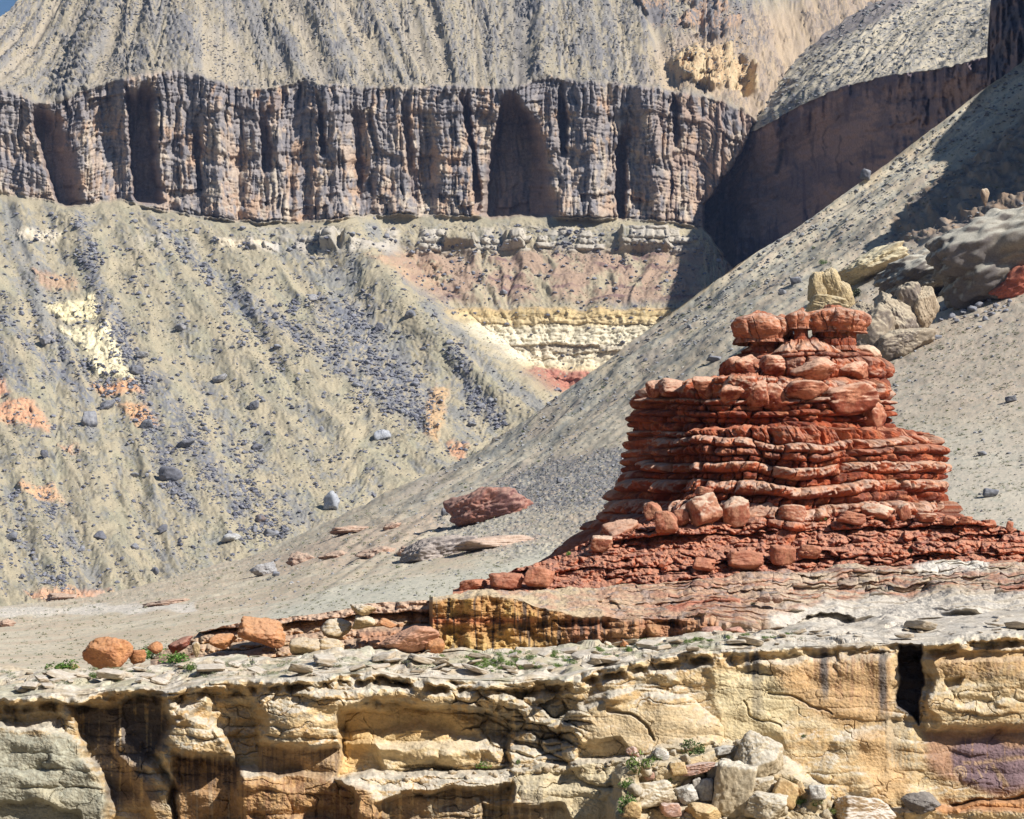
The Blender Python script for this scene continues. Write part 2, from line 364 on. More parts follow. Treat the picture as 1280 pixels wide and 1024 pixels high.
    c = mixc(c, C(.44, .31, .20), up * ss(780, 860, px) * ss(30, 70, py + .3 * px - 250) * .5)
    c = mixc(c, C(.30, .285, .20), lo * .45 * ss(.0, .6, fb2(px / 50, sp / 70, 3, 85)) * mcone)
    c = mixc(c, C(.39, .325, .22), lo * .5 * ss(.1, .5, g4 + .3 * g2))
    c = mixc(c, C(.215, .215, .22), lo * ss(.1, .55, -.6 * ribl + .5 * g2 + .4 * g1 - .3 * g4) * .65)
    scree = np.zeros_like(px)
    for pts, wd in (([(190, 280), (240, 320), (300, 372), (380, 430), (450, 480), (540, 545)], 6), ([(290, 380), (340, 405), (430, 455)], 9), ([(0, 400), (45, 440), (110, 500)], 7), ([(145, 395), (160, 450)], 9),
                    ([(100, 270), (118, 350), (165, 450), (210, 590), (240, 640)], 8), ([(195, 480), (240, 560), (300, 640)], 12), ([(420, 395), (470, 450), (520, 510)], 22), ([(570, 440), (585, 480), (620, 520)], 9), ([(0, 440), (30, 490)], 8)):
        scree = np.maximum(scree, seg(px + 5 * n2(px / 12, py / 12, 86), py, pts, wd, wd * 1.4))
    c = mixc(c, C(.175, .18, .205), lo * scree * ss(-.5, .2, g2) * .85)
    c = mixc(c, DKG, (lo * rr + up * ss(.3, .6, ter)) * .55 * ss(.0, .35, fb2(px / 3.2, sp / 4, 2, 87)))
    pmask = np.zeros_like(px)
    def patch(pts, colr, k=1., edge=5):
        nonlocal c, pmask
        wob = edge * fb2(px / 9, py / 7, 3, 88)
        pmask = np.maximum(pmask, k * poly(px + wob, py + wob * .6, pts, 3.5))
        c = mixc(c, colr * (.88 + .24 * ss(-.4, .4, g2 + n2(px / 14, py / 2.5, 88)))[..., None], k * poly(px + wob, py + wob * .6, pts, 4.5) * ss(-.75, -.3, g2 + .4 * n2(px / 12, py / 3, 89)))
    patch([(55, 378), (118, 372), (122, 398), (85, 402)], C(.72, .61, .37)); patch([(72, 406), (136, 412), (160, 468), (172, 484), (120, 468), (108, 440)], C(.72, .62, .40))
    patch([(112, 482), (168, 482), (180, 497), (130, 496)], C(.57, .31, .17)); patch([(150, 508), (182, 510), (196, 535), (172, 538)], C(.57, .33, .18)); patch([(-20, 502), (38, 503), (62, 532), (60, 545), (20, 530), (-20, 524)], C(.58, .32, .19), 1, 8)
    patch([(-20, 475), (6, 478), (10, 492), (-20, 498)], C(.57, .32, .2)); patch([(20, 610), (68, 610), (80, 632), (30, 622)], C(.55, .34, .2)); patch([(76, 560), (96, 560), (92, 570)], C(.54, .32, .2))
    patch([(30, 745), (100, 738), (140, 742), (60, 757)], C(.55, .32, .2)); patch([(536, 486), (560, 476), (556, 520), (548, 560), (530, 545)], C(.50, .32, .17), .8); patch([(560, 555), (585, 560), (578, 580), (562, 572)], C(.5, .28, .17))
    patch([(22, 288), (75, 290), (72, 301), (24, 299)], C(.58, .50, .38)); patch([(270, 303), (340, 308), (338, 318), (272, 313)], C(.56, .47, .34)); patch([(40, 335), (95, 345), (98, 362), (50, 358)], C(.43, .27, .17), .7)
    patch([(460, 325), (540, 315), (560, 345), (540, 370)], C(.44, .28, .18), .7, 12)
    pl_, rl_, kl_, vl_, _ = blocks(px + 5 * n2(px / 10, py / 8, 4), py + .12 * px + 3 * n2(px / 18, py / 9, 5), np.arange(200, 900, 6.5), [14, 22, 11, 18], 6, 4, 4)
    P[..., 1] -= pmask * lo * (3 + 5 * (rl_ - .5) + 2 * (pl_ - .5))
    # banded ground in the recess
    bb = (py + 5 * n2(px / 40, py / 30, 68)) / 13.0
    c = mixc(c, mixc(C(.34, .235, .17), C(.19, .115, .105), ss(.5, .8, np.abs(bb % 1 - .5) * 2) * ss(-.2, .4, n2(px / 50, py / 12, 99))), bl * .9 * ss(-.7, .1, g1 + .3 * g2))
    strat = np.stack([np.interp(py + 3 * n2(px / 40, py / 12, 90), [384, 392, 404, 410, 430, 434, 452, 462, 467, 492], v) for v in
                      ([.48, .52, .60, .68, .70, .60, .70, .60, .42, .40], [.33, .39, .47, .60, .62, .52, .61, .48, .19, .17], [.18, .20, .27, .44, .46, .40, .44, .30, .14, .12])], -1)
    strat *= (0.9 + .22 * (rc - .5) + .2 * g2 - .35 * ss(.9, 1., np.abs(2 * vc - 1)) * ss(-.1, .2, n2(px / 30, kc * 3.3, 6)))[..., None]
    c = mixc(c, strat, cm * ss(-.9, -.4, g2))
    c = mixc(c, C(.40, .36, .31) * (.75 + .5 * rb[..., None]), lm * .75)
    c = mixc(c, mixc(C(.52, .41, .25), C(.44, .30, .17), ss(-.3, .3, g1 + g2)), crm * .9); c = mixc(c, mixc(C(.40, .26, .17), C(.17, .155, .15), ss(-.3, .2, g2 + g1)), crn * .9); c = mixc(c, C(.17, .16, .165), up * .7 * poly(px + 6 * n2(px / 12, py / 9, 7), py, [(770, -30), (900, -30), (930, 10), (960, 60), (930, 75), (870, 40), (800, 30)], 6) * ss(-.1, .3, g2 + g1))
    # cliff colours: buff and orange stone under a broken blue-grey coating
    kn = fb2(wx / 26, wy / 44, 4, 91); k2n = fb2(wx / 6, wy / 16, 3, 92)
    cc = mixc(C(.42, .33, .26), C(.43, .295, .205), ss(-.3, .5, fb2(px / 50, py / 60, 3, 93)))
    cc = mixc(cc, C(.50, .43, .34), .6 * ss(.0, .4, fb2(px / 20, py / 40, 3, 97)))
    coat = kn + .6 * k2n + .5 * (r1 - .5) + .5 * (r2 - .5) + .35 * ss(-10, -70, wy) - .3 * ss(20, 70, wy)
    cc = mixc(cc, C(.265, .24, .235), .85 * ss(-.25, .2, coat))
    cc = mixc(cc, C(.17, .163, .178), .65 * ss(.05, .5, k2n + .6 * n2(px / 50, py / 30, 94) + .45 * ss(-45, -70, wy) + .4 * (r3 - .5)))
    cc = mixc(cc, C(.52, .45, .36), .6 * ss(.3, .6, fb2(px / 30, py / 7, 3, 95) - .2 * np.abs(wy - 62) / 20))
    cc = mixc(cc, cc * .8, .7 * ss(.75, 1.0, rg2(px / 60, wy / 6 + .6 * n2(px / 40, py / 40, 12), 2, 11)))
    cc = mixc(cc, C(.26, .20, .18), .7 * smooth_in)  # alcove shade deepened in the stone colour
    oc = ss(800, 850, px) * ss(0, 1, 1)
    cc = mixc(cc, C(.45, .29, .19), .5 * oc * ss(-.3, .3, kn))
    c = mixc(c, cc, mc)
    P = P.astype(f32)
    S = Sheet(P.astype(np.float64))
    q = quads(*px.shape).reshape(py.shape[0] - 1, n - 1, 4)
    def part(name, a, b, mat):
        idx = q[a:b].reshape(-1, 4); lo_ = a * n; hi = (b + 1) * n
        o = mesh_np(name, P.reshape(-1, 3)[lo_:hi], idx - lo_, c.reshape(-1, 3)[lo_:hi]  , mat); return structure(o)
    part('hill', 0, nu - 4, M_SLOPE); part('cliff', nu - 4, nu + nc + 2, M_FAR); part('talus_slope', nu + nc + 2, len(py) - 1, M_SLOPE)
    return S
S_FAR = far_mountain()

# ------------------------------------------------------------------ the side canyon: shaded wall with a sunny slope above it
def side_canyon():
    x = np.arange(850, 1420, 1.4); n = len(x)
    dt = crv([(850, 215), (905, 190), (930, 168), (960, 156), (1000, 132), (1050, 111), (1100, 97), (1180, 86), (1240, 70), (1420, 40)])(x) + 2.5 * n2(x / 16, 0, 101) + 1.5 * n2(x / 6, 0, 102)
    eu = crv([(850, 150), (925, 120), (932, 112), (975, 88), (1005, 64), (1050, 30), (1090, -2), (1160, -60), (1250, -130), (1420, -200)])(x) + 2.5 * n2(x / 9, 0, 103)
    eu = np.minimum(eu, dt - 14)
    nu, nd = 140, 170
    py = np.concatenate([np.linspace(eu, dt, nu, endpoint=False), np.linspace(dt, np.full(n, 372.0), nd)], 0)
    px = np.broadcast_to(x, py.shape).copy()
    Yw = crv([(850, 2150), (900, 2090), (1000, 1930), (1100, 1760), (1200, 1600), (1300, 1450), (1420, 1280)])(px)
    dts = np.convolve(np.pad(dt, 20, 'edge'), np.ones(41) / 41, 'valid'); tu = np.clip((dts - py) / 110.0, 0, 2)
    cav = 45 * np.exp(-((px - 1010) / 80) ** 2) * ss(dt + 8, dt + 60, py) * (1 - ss(250, 330, py))
    wall = py >= dt
    q1, q1r, _, _, _ = blocks(px + 4 * n2(px / 12, py / 14, 98), py - dt + 8 * n2(px / 20, py / 20, 97), [-30, 14, 34, 62, 96, 130, 170, 260], [16, 26, 34, 22, 40, 30, 24], 96, 5, 6, .8)
    d = 12 * (q1r - .5) * (.5 + .7 * ss(1080, 1160, px)) + 9 * n2(px / 30, py / 60, 104) + 7 * rg2(px / 20, py / 70, 3, 105) * (.35 + .65 * ss(1080, 1160, px)) + 3 * fb2(px / 9, py / 8, 3, 106)
    d += 9 * (1 - ss(0, 26, py - dt)) + 8 * ss(.1, .5, n2(px / 14, 3, 107)) * (1 - ss(10, 40, py - dt))
    Y = np.where(wall, Yw - 18 * (py - dt) / 200 + cav - d, Yw + (2250 - Yw) * np.minimum(tu * 1.3, 1.6) + 120 * tu - 12)
    Y = np.where(wall, Y, Y - d * (1 - ss(0, 14, dt - py)))
    # a shaded band along the upper edge of the sunny slope
    le = ss(0, 8, py - eu) * (1 - ss(8, 22, py - eu)) * ss(1000, 1040, px)
    P = at(px, py, Y); N = face_cam(P, normals(P))
    fall = px + .95 * py
    sp = arclen(P) / .8
    h = 9 * n2(fall / 40, sp / 400, 108) + 2 * fb2(px / 24, sp / 40, 3, 109) + 3 * (ss(.0, .25, (P[..., 2] / 24 + n2(px / 50, sp / 80, 107)) % 1) - (P[..., 2] / 24 + n2(px / 50, sp / 80, 107)) % 1) * ss(-.2, .3, n2(px / 50, sp / 60, 106)) + .25 * fb2(px / 6, sp / 8, 3, 111)
    P = P + N * (np.where(wall, 0, h) * ss(0, 10, dt - py))[..., None]
    edge = (py - eu)
    wd = np.interp(px, [980, 1010, 1050, 1100, 1180, 1260], [0, 8, 26, 42, 50, 40]) + 4 * n2(px / 8, 0, 114)
    P[..., 0] -= 0; 
    k = ss(-3, 3, edge - wd) * 55 * ss(985, 1040, px)         # left-facing rock step, not raised; its shade is only coloured in
    P[..., 1] -= k * np.where(wall, 1, 1) * 0
    g = fb2(px / 25, sp / 30, 4, 112); g2 = fb2(px / 6, sp / 8, 3, 113)
    c = mixc(C(.44, .38, .28), C(.33, .30, .245), ss(-.3, .4, g + .5 * g2)); c = mixc(c, C(.15, .15, .16), .7 * ss(.15, .45, g2 + .6 * g))
    c = mixc(c, C(.13, .115, .12), .8 * (1 - ss(-5, 5, edge - wd)) * ss(985, 1030, px))  # shade of a left-facing step, put into the slope colour
    kn = fb2(px / 40, py / 40, 4, 115); st = fb2(px / 6, py / 70, 3, 116)
    cw = mixc(C(.30, .21, .185), C(.20, .15, .15), ss(-.3, .4, kn + .5 * fb2(px / 60, (py - dt) / 7, 3, 118))); cw = mixc(cw, C(.13, .10, .115), .8 * ss(-.05, .45, st + .6 * kn + .9 * (1 - ss(6, 45, py - dt)) + .5 * ss(250, 310, py) - .5))  # wall colour darkened and cooled to deepen its shadow
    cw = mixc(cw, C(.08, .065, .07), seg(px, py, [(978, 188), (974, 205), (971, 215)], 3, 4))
    for lx, a, b in ((1020, 150, 210), (1052, 170, 225), (1035, 160, 185)):
        cw = mixc(cw, C(.10, .075, .075), .7 * seg(px + 3 * n2(px / 7, py / 9, 117), py, [(lx, a), (lx - 6, (a + b) / 2), (lx - 2, b)], 1.2, 2))
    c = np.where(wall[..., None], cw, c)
    q = quads(*px.shape).reshape(py.shape[0] - 1, n - 1, 4)
    def part(name, a, b, mat):
        o = mesh_np(name, P.reshape(-1, 3)[a * n:(b + 1) * n], q[a:b].reshape(-1, 4) - a * n, c.reshape(-1, 3)[a * n:(b + 1) * n], mat); return structure(o)
    part('hill', 0, nu - 2, M_SLOPE); part('cliff', nu - 2, nu + nd - 1, M_FAR)
    return Sheet(P)
S_SIDE = side_canyon()

def wall_sheet(name, xs, topc, botc, Yc, rows, disp, colf, mat, lean=0.0, seed=0):
    """a rock wall between two outlines that stands at a distance given along its length"""
    x = np.arange(xs[0], xs[1], xs[2])
    t = crv(topc)(x) + 1.6 * n2(x / 7, 0, seed) + 2 * n2(x / 19, 0, seed + 1); b = crv(botc)(x)
    back = 14
    v = np.linspace(0, 1, rows)[:, None]
    py = t + (b - t) * v; px = np.broadcast_to(x, py.shape).copy()
    Yb = crv(Yc)(px)
    Y = Yb - lean * (py - t) - disp(px, py, py - t)
    P = at(px, py, Y)
    # the top runs back so that the wall has a body
    tp = [P[0] + np.array((.30 * dd, dd, dz)) for dd, dz in zip(np.linspace(160, 2, back) * lean_scale(Yb), np.linspace(6, .2, back))]
    P = np.concatenate([np.array(tp), P], 0)
    pyx = np.concatenate([np.repeat(py[:1], back, 0), py], 0); pxx = np.concatenate([np.repeat(px[:1], back, 0), px], 0)
    c = colf(pxx, pyx, pyx - t)
    o = structure(mesh_np(name, P, quads(*P.shape[:2]), c, mat))
    return Sheet(P)
def lean_scale(Yb): return float(np.mean(Yb)) / 1300.0

# dark cliff at the upper right corner
def _dg(px, py, d): return 12 * rg2(px / 14, py / 60, 3, 121) + 8 * n2(px / 30, py / 40, 122) + 3 * fb2(px / 6, py / 7, 3, 123)
def _cg(px, py, d):
    k = fb2(px / 12, py / 26, 4, 124); return mixc(C(.20, .15, .15), C(.09, .085, .105), ss(-.3, .3, k))
wall_sheet('cliff', (1234, 1480, 1.4), [(1234, 60), (1238, 2), (1250, -30), (1300, -60), (1480, -120)], [(1234, 140), (1480, 100)], [(1234, 1330), (1250, 1290), (1300, 1200), (1480, 930)], 140, _dg, _cg, M_FAR, .1, 125)

# ------------------------------------------------------------------ the long debris slope on the right that runs out into the plain
def ridge_slope():
    x = np.concatenate([np.arange(-420, -30, 3.0), np.arange(-30, 1310, 1.4), np.arange(1310, 1760, 3.0)]); n = len(x)
    e = crv([(-190, 768), (0, 758), (120, 745), (200, 727), (330, 690), (400, 657), (480, 622), (560, 580), (650, 526), (730, 472), (800, 423), (870, 373), (920, 333), (1000, 281), (1080, 226),
             (1180, 150), (1240, 104), (1280, 76), (1470, -60)])(x)
    es = np.convolve(np.pad(e, 30, 'edge'), np.ones(61) / 61, 'valid'); e = e + .9 * n2(x / 9, 0, 130) + 1.2 * n2(x / 40, 0, 131)
    b = crv([(-190, 868), (600, 862), (1470, 850)])(x)
    rows = 430
    t = (np.linspace(0, 1, rows) ** 0.92)[:, None]
    py = e + (b - e) * t; px = np.broadcast_to(x, py.shape).copy()
    Ye = crv([(-190, 1130), (0, 1110), (330, 1060), (480, 1010), (650, 985), (900, 985), (1080, 1000), (1280, 1030), (1470, 1080)])(px)
    Yb = crv([(-190, 205), (500, 205), (700, 225), (1470, 240)])(px)
    ex = crv([(-190, 1.0), (200, 1.05), (500, 1.35), (800, 1.75), (1470, 1.9)])(px)
    tq = np.clip((py - es) / (b - es), 0, 1)
    Y = 1 / (1 / Ye + (1 / Yb - 1 / Ye) * tq ** ex)
    P = at(px, py, Y); N = face_cam(P, normals(P))
    de = py - e
    fl = (1 - ss(20, 130 + 110 * ss(700, 1000, px), de)) * ss(300, 620, px)                                   # near the ridge the fall line runs along it
    q1 = .575 * px + .818 * py; l1 = .818 * px - .575 * py
    sm = arclen(P); X = P[..., 0]; sm = (sm[-1:] - sm)                # metres along the surface, measured from the near end
    q2 = sm + .25 * X + 8 * n2(X / 60, sm / 60, 132); l2 = X
    sc = 1.0
    # low washes and swells, stones
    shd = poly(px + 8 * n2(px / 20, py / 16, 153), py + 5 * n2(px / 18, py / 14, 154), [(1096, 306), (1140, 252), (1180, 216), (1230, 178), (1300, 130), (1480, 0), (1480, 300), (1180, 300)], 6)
    h = (4 * n2(q1 / 30 + .3 * n2(X / 40, sm / 50, 128), l1 / 260, 127) + 2.4 * n2(q1 / 9 + .3 * n2(X / 30, sm / 40, 129), l1 / 160, 133) + 1.0 * rg2(q1 / 22 + .3 * n2(X / 30, sm / 40, 129), l1 / 200, 3, 133)) * fl + shd * 2 * fb2(px / 20, py / 9, 3, 159) + (.35 + .8 * ss(300, 800, Y)) * fb2(X / 34, sm / 40, 3, 135)
    h += .35 * fb2(X / 4, sm / 6, 4, 136) * (.08 + 1.0 * ss(300, 800, Y)) + .05 * fb2(X / .9, sm / 1.4, 3, 137)
    scr = poly(px + 9 * fb2(px / 25, py / 16, 3, 138), py + 5 * fb2(px / 25, py / 16, 3, 139), [(540, 650), (600, 612), (640, 590), (700, 574), (800, 556), (900, 560), (900, 655), (760, 690), (640, 700), (585, 690)], 6)
    scr2 = poly(px + 9 * fb2(px / 25, py / 16, 3, 138), py + 5 * fb2(px / 25, py / 16, 3, 139), [(600, 615), (640, 590), (700, 574), (800, 556), (900, 560), (900, 610), (760, 628), (680, 640)], 6)
    h += scr * .5 * np.maximum(fb2(X / 1.6, sm / 2.2, 3, 140), -.2)
    P = P + N * (h * sc)[..., None]
    g = fb2(X / 30, sm / 40, 4, 141); g2 = fb2(X / 1.8, sm / 3, 4, 142); ga = fb2(q1 / 6, l1 / 60, 4, 143); gb = fb2(X / 40, sm / 16, 4, 144)
    c = mixc(C(.52, .45, .335), C(.46, .385, .275), ss(-.4, .4, g))
    c = mixc(c, C(.43, .395, .305), fl * .7 * ss(-.1, .45, ga + .3 * g2)); c = mixc(c, C(.26, .255, .235), fl * .7 * ss(.25, .65, ga + .5 * g2 + .25 * (1 - ss(10, 50, de)))) 
    c = mixc(c, C(.49, .385, .28), (1 - fl) * .75 * ss(-.15, .35, gb + .3 * g))
    c = mixc(c, C(.50, .475, .38), .8 * poly(px + 12 * n2(px / 40, py / 14, 145), py + 5 * n2(px / 30, py / 14, 146), [(250, 790), (420, 735), (560, 715), (720, 680), (800, 660), (800, 760), (500, 770)], 9))
    c = mixc(c, C(.50, .385, .28), .8 * poly(px + 12 * n2(px / 40, py / 14, 145), py + 5 * n2(px / 30, py / 14, 147), [(300, 715), (420, 668), (560, 640), (560, 655), (500, 690), (380, 716)], 7))
    c = mixc(c, C(.60, .54, .46), .85 * poly(px + 14 * n2(px / 40, py / 9, 145), py + 5 * n2(px / 30, py / 8, 148), [(-190, 762), (60, 760), (250, 752), (240, 762), (120, 768), (0, 772), (-190, 776)], 3))
    c = mixc(c, C(.50, .41, .315), ss(1020, 1130, px + 30 * g) * (1 - ss(500, 570, py + 25 * g)) * ss(250, 330, py) * .6)
    c = mixc(c, C(.51, .46, .37), ss(1020, 1130, px + 30 * g) * ss(510, 570, py + 25 * g) * .7)
    c = mixc(c, C(.25, .245, .235), scr * .55 * ss(-.4, .3, g2)); c = mixc(c, C(.17, .168, .178), scr2 * .8 * ss(-.6, .1, g2))
    c = mixc(c, C(.47, .36, .28), .8 * poly(px + 8 * n2(px / 30, py / 8, 150), py + 3 * n2(px / 20, py / 8, 151), [(520, 690), (600, 672), (690, 668), (640, 682), (560, 694)], 4))
    c = mixc(c, C(.31, .31, .25), .6 * ss(.25, .6, fb2(X / 2.2, sm / 3.5, 3, 152)))
    c = mixc(c, mixc(C(.27, .185, .125), C(.14, .115, .105), ss(-.2, .3, fb2(px / 26, py / 12, 4, 155))), shd * .9)  # cast shadow on the upper slope deepened in the colour, over brown rock
    c = mixc(c, C(.27, .265, .23), .55 * ss(.1, .5, fb2(q1 / 2.6, l1 / 30, 3, 156) + .3 * fb2(px / 5, py / 4, 2, 157)) * ss(400, 700, px) * (.35 + .65 * fl)); c = mixc(c, C(.46, .36, .27), .5 * ss(.1, .5, fb2(q1 / 8, l1 / 80, 3, 158)) * fl)
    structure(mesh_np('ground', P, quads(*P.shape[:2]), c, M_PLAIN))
    return Sheet(P)
S_RID = ridge_slope()

# a cliff that stands to the right of the view and throws its shadow over the upper part of the slope
def shade_cliff():
    tops = []
    for x, y in ((1068, 318), (1084, 304), (1100, 288), (1130, 254), (1160, 224), (1200, 190), (1240, 156), (1280, 118), (1330, 76), (1400, 20)):
        p, _ = S_RID.put(x, y)
        # along the sun ray to the vertical plane X = 0.30 Y
        t = (0.30 * p[1] - p[0]) / (TOSUN[0] - 0.30 * TOSUN[1])
        tops.append(p + t * TOSUN)
    tops = np.array(tops); tops = tops[np.argsort(tops[:, 1])]
    yy = np.linspace(tops[0, 1] - 6, tops[-1, 1] + 60, 160)
    zz = np.interp(yy, tops[:, 1], tops[:, 2])
    rows = 60
    v = np.linspace(1, 0, rows)[:, None]
    base = -10.0
    Z = base + (zz - base) * v + 0 * yy; Yg = yy + 0 * v
    d = 5 * rg2(Yg / 16, Z / 60, 3, 171) + 4 * n2(Yg / 30, Z / 20, 172)
    X = 0.30 * Yg + np.abs(d)
    front = np.stack([X, Yg, Z], -1)
    topb = np.stack([0.30 * yy + 140, yy, zz + 25], -1)[None]
    endf = np.stack([X[:, 0] + 140, Yg[:, 0], Z[:, 0]], -1)[:, None]
    P = np.concatenate([topb, front], 0)
    P = np.concatenate([np.concatenate([topb[:, :1], endf], 0), P], 1)
    k = fb2(P[..., 1] / 20, P[..., 2] / 12, 4, 173)
    structure(mesh_np('cliff', P, quads(*P.shape[:2]), mixc(C(.36, .24, .15), C(.18, .14, .13), ss(-.3, .3, k)), M_MID))
shade_cliff()
# ------------------------------------------------------------------ boulders and outcrops
_ico = {}
def ico(k):
    if k not in _ico:
        import bmesh
        bm = bmesh.new(); bmesh.ops.create_icosphere(bm, subdivisions=k, radius=1.0)
        bm.verts.ensure_lookup_table()
        _ico[k] = (np.array([v.co[:] for v in bm.verts]), np.array([[v.index for v in f.verts] for f in bm.faces], np.int32)); bm.free()
    return _ico[k]
def rock_shape(seed, k=4, planes=14, sharp=18., rough=.05, boxy=0.0, lay=0.0):
    """unit boulder: a sphere cut by facets, worn at the edges, with small relief"""
    D, T = ico(k); r = np.random.RandomState(seed)
    n = r.randn(planes, 3); n /= np.linalg.norm(n, axis=1)[:, None]; o = r.uniform(.62, 1.0, planes)
    if boxy > 0:
        a = r.randn(3, 3); qv, _ = np.linalg.qr(np.eye(3) + .18 * a)
        n = np.concatenate([n, qv.T, -qv.T]); o = np.concatenate([o + boxy * .5, np.full(6, .72) + r.uniform(-.06, .06, 6)])
    dt = np.maximum(D @ n.T, .02) / o
    rad = 1.0 / (np.sum(dt ** sharp, axis=1) ** (1.0 / sharp))
    rad = np.minimum(rad, 1.25)
    rad *= 1 + rough * fb3(D[:, 0] * 2.1, D[:, 1] * 2.1, D[:, 2] * 2.1, 4, seed % 50) + rough * .35 * fb3(D[:, 0] * 8, D[:, 1] * 8, D[:, 2] * 8, 2, seed % 41)
    V = D * rad[:, None]
    if lay:
        f = 1 + lay * (np.abs(((V[:, 2] * 3.2 + .25 * fb3(V[:, 0], V[:, 1], V[:, 2], 2, seed % 37)) % 1) - .5) - .25); V[:, :2] *= f[:, None]
    V -= (V.max(0) + V.min(0)) / 2; V /= (V.max(0) - V.min(0)) / 2
    return V, T
def vnorm(V, T):
    fn = np.cross(V[T[:, 1]] - V[T[:, 0]], V[T[:, 2]] - V[T[:, 0]]); N = np.zeros_like(V)
    for i in range(3): np.add.at(N, T[:, i], fn)
    return N / (np.linalg.norm(N, axis=1)[:, None] + 1e-12)
def rock_col(V, T, c1, c2, top=None, tk=.6, seed=0, sc=1.5, dark=.25):
    N = vnorm(V, T); s = sc / (np.ptp(V, 0).max() + 1e-9) * 2
    g = fb3(V[:, 0] * s, V[:, 1] * s, V[:, 2] * s, 4, seed % 43); g2 = fb3(V[:, 0] * s * 5, V[:, 1] * s * 5, V[:, 2] * s * 5, 3, seed % 31)
    c = mixc(c1, c2, ss(-.4, .4, g + .4 * g2))
    if top is not None: c = mixc(c, top, tk * ss(.15, .6, N[:, 2] + .25 * g + .15 * g2))
    c = mixc(c, c * .45, dark * ss(.25, .55, g2 - .3 * g))
    return c
RED = C(.37, .095, .042); RED2 = C(.215, .055, .03); PALE = C(.62, .40, .265); BUFF = C(.52, .385, .22); BUFF2 = C(.42, .29, .155); GREYS = C(.30, .285, .28); CREAMT = C(.66, .57, .44); DARKS = C(.15, .15, .17)
def rock_at(name, label, cat, cx, cy, w, h, Y, depth=1.0, seed=0, k=5, planes=12, sharp=16., rough=.06, boxy=0., lay=0., roll=0., c1=BUFF, c2=BUFF2, top=CREAMT, tk=.6, dark=.3, mat=None, group=None, parent=None, kind=None, sc=1.5, sink=False):
    """a rock whose outline spans w x h photo pixels about (cx, cy) at distance Y"""
    V, T = rock_shape(seed, k, planes, sharp, rough, boxy, lay)
    ca, sa = math.cos(roll), math.sin(roll)
    if sink: Y = Y + .5 * depth * w / F * Y / 2; h = h * 1.5; cy = cy + h * .1
    W = w / F * Y / 2; H = h / F * Y / 2
    V = V * np.array((W, W * depth, H)); V = np.stack([V[:, 0] * ca + V[:, 2] * sa, V[:, 1], -V[:, 0] * sa + V[:, 2] * ca], 1)
    o = at(cx, cy, Y)
    ob = mesh_np(name, V, T, rock_col(V, T, c1, c2, top, tk, seed, sc, dark), mat or M_STONE, tri=True)
    ob.location = o.tolist() if parent is None else (o - np.array(parent.location)).tolist()
    if parent: ob.parent = parent
    if kind: structure(ob, kind)
    elif parent is None: tag(ob, label, cat, group)
    return ob
def sheetY(S, x, y, lift=0.0):
    return float(S.put(x, y)[0][1])

# outcrops on the debris slope, right of the pinnacle
GB = dict(c1=C(.26, .225, .18), c2=C(.16, .14, .13), top=C(.43, .40, .33), tk=.9)
def yo(x, y, d=0): return sheetY(S_RID, x, y) - d
rock_at('sandstone_outcrop', 'broad grey sandstone dome with dark undercut front below the shaded slope', 'rock outcrop', 1272, 318, 236, 130, yo(1240, 372), .7, 11, 6, 16, 8., .20, 0, .05, -.30, mat=M_MID, sink=False, **GB)
rock_at('sandstone_outcrop', 'low grey sandstone hump sloping down left of the undercut dome', 'rock outcrop', 1166, 338, 170, 62, yo(1160, 372, 3), .7, 12, 6, 18, 9., .22, 0, .05, -.42, mat=M_MID, sink=False, **GB)
oy = yo(1118, 440, 2)
ob_ = empty('sandstone_outcrop', at(1120, 420, oy).tolist()); tag(ob_, 'fractured buff outcrop with shaded left flank rising behind the pinnacle summit', 'rock outcrop')
for i, (x, y, ww, hh, dy, rl, lt) in enumerate(((1092, 420, 62, 74, -2, -.3, 0), (1116, 402, 66, 84, 4, -.45, 0), (1140, 388, 60, 70, 10, -.4, 0), (1156, 384, 36, 56, 6, -.2, 1), (1128, 430, 80, 44, -6, -.5, 0), (1080, 396, 36, 40, 8, -.4, 0))):
    rock_at('rock_mass', None, None, x, y, ww, hh, oy + dy, 1.0, 640 + i, 6, 12, 12., .12, 0, .02, rl, c1=C(.42, .33, .23) if lt else C(.30, .24, .175), c2=C(.33, .25, .17) if lt else C(.19, .155, .13), top=C(.50, .42, .30), tk=.7, mat=M_MID, parent=ob_)  # flank masses darker than the right end: shade put into the colour
rock_at('sandstone_slab', 'flat pale yellow slab lying on the slope above the yellow knobs', 'rock slab', 1088, 334, 96, 40, yo(1085, 350, 0), .9, 14, 6, 18, 12., .16, 0, .05, -.35, c1=C(.60, .50, .31), c2=C(.50, .40, .25), top=C(.64, .57, .40), mat=M_MID)
rock_at('red_outcrop', 'small red rock outcrop at the photo edge beside the grey dome', 'rock outcrop', 1278, 350, 92, 46, yo(1262, 366, 6), .6, 15, 5, 12, 14., .2, 0, .04, -.35, c1=C(.42, .13, .08), c2=C(.3, .09, .06), top=C(.45, .2, .13), mat=M_MID)
rock_at('rock_spire', 'slim upright stone standing in shade above the grey dome', 'rock spire', 1231, 247, 11, 24, yo(1231, 262, 8), 1., 16, 4, 14, 10., .1, c1=C(.34, .24, .16), c2=C(.27, .19, .13), mat=M_MID)
ky = yo(1036, 392, 2)
kn = empty('yellow_knob', at(1036, 386, ky).tolist()); tag(kn, 'cluster of pale yellow rounded knobs just above the pinnacle summit', 'rock outcrop')
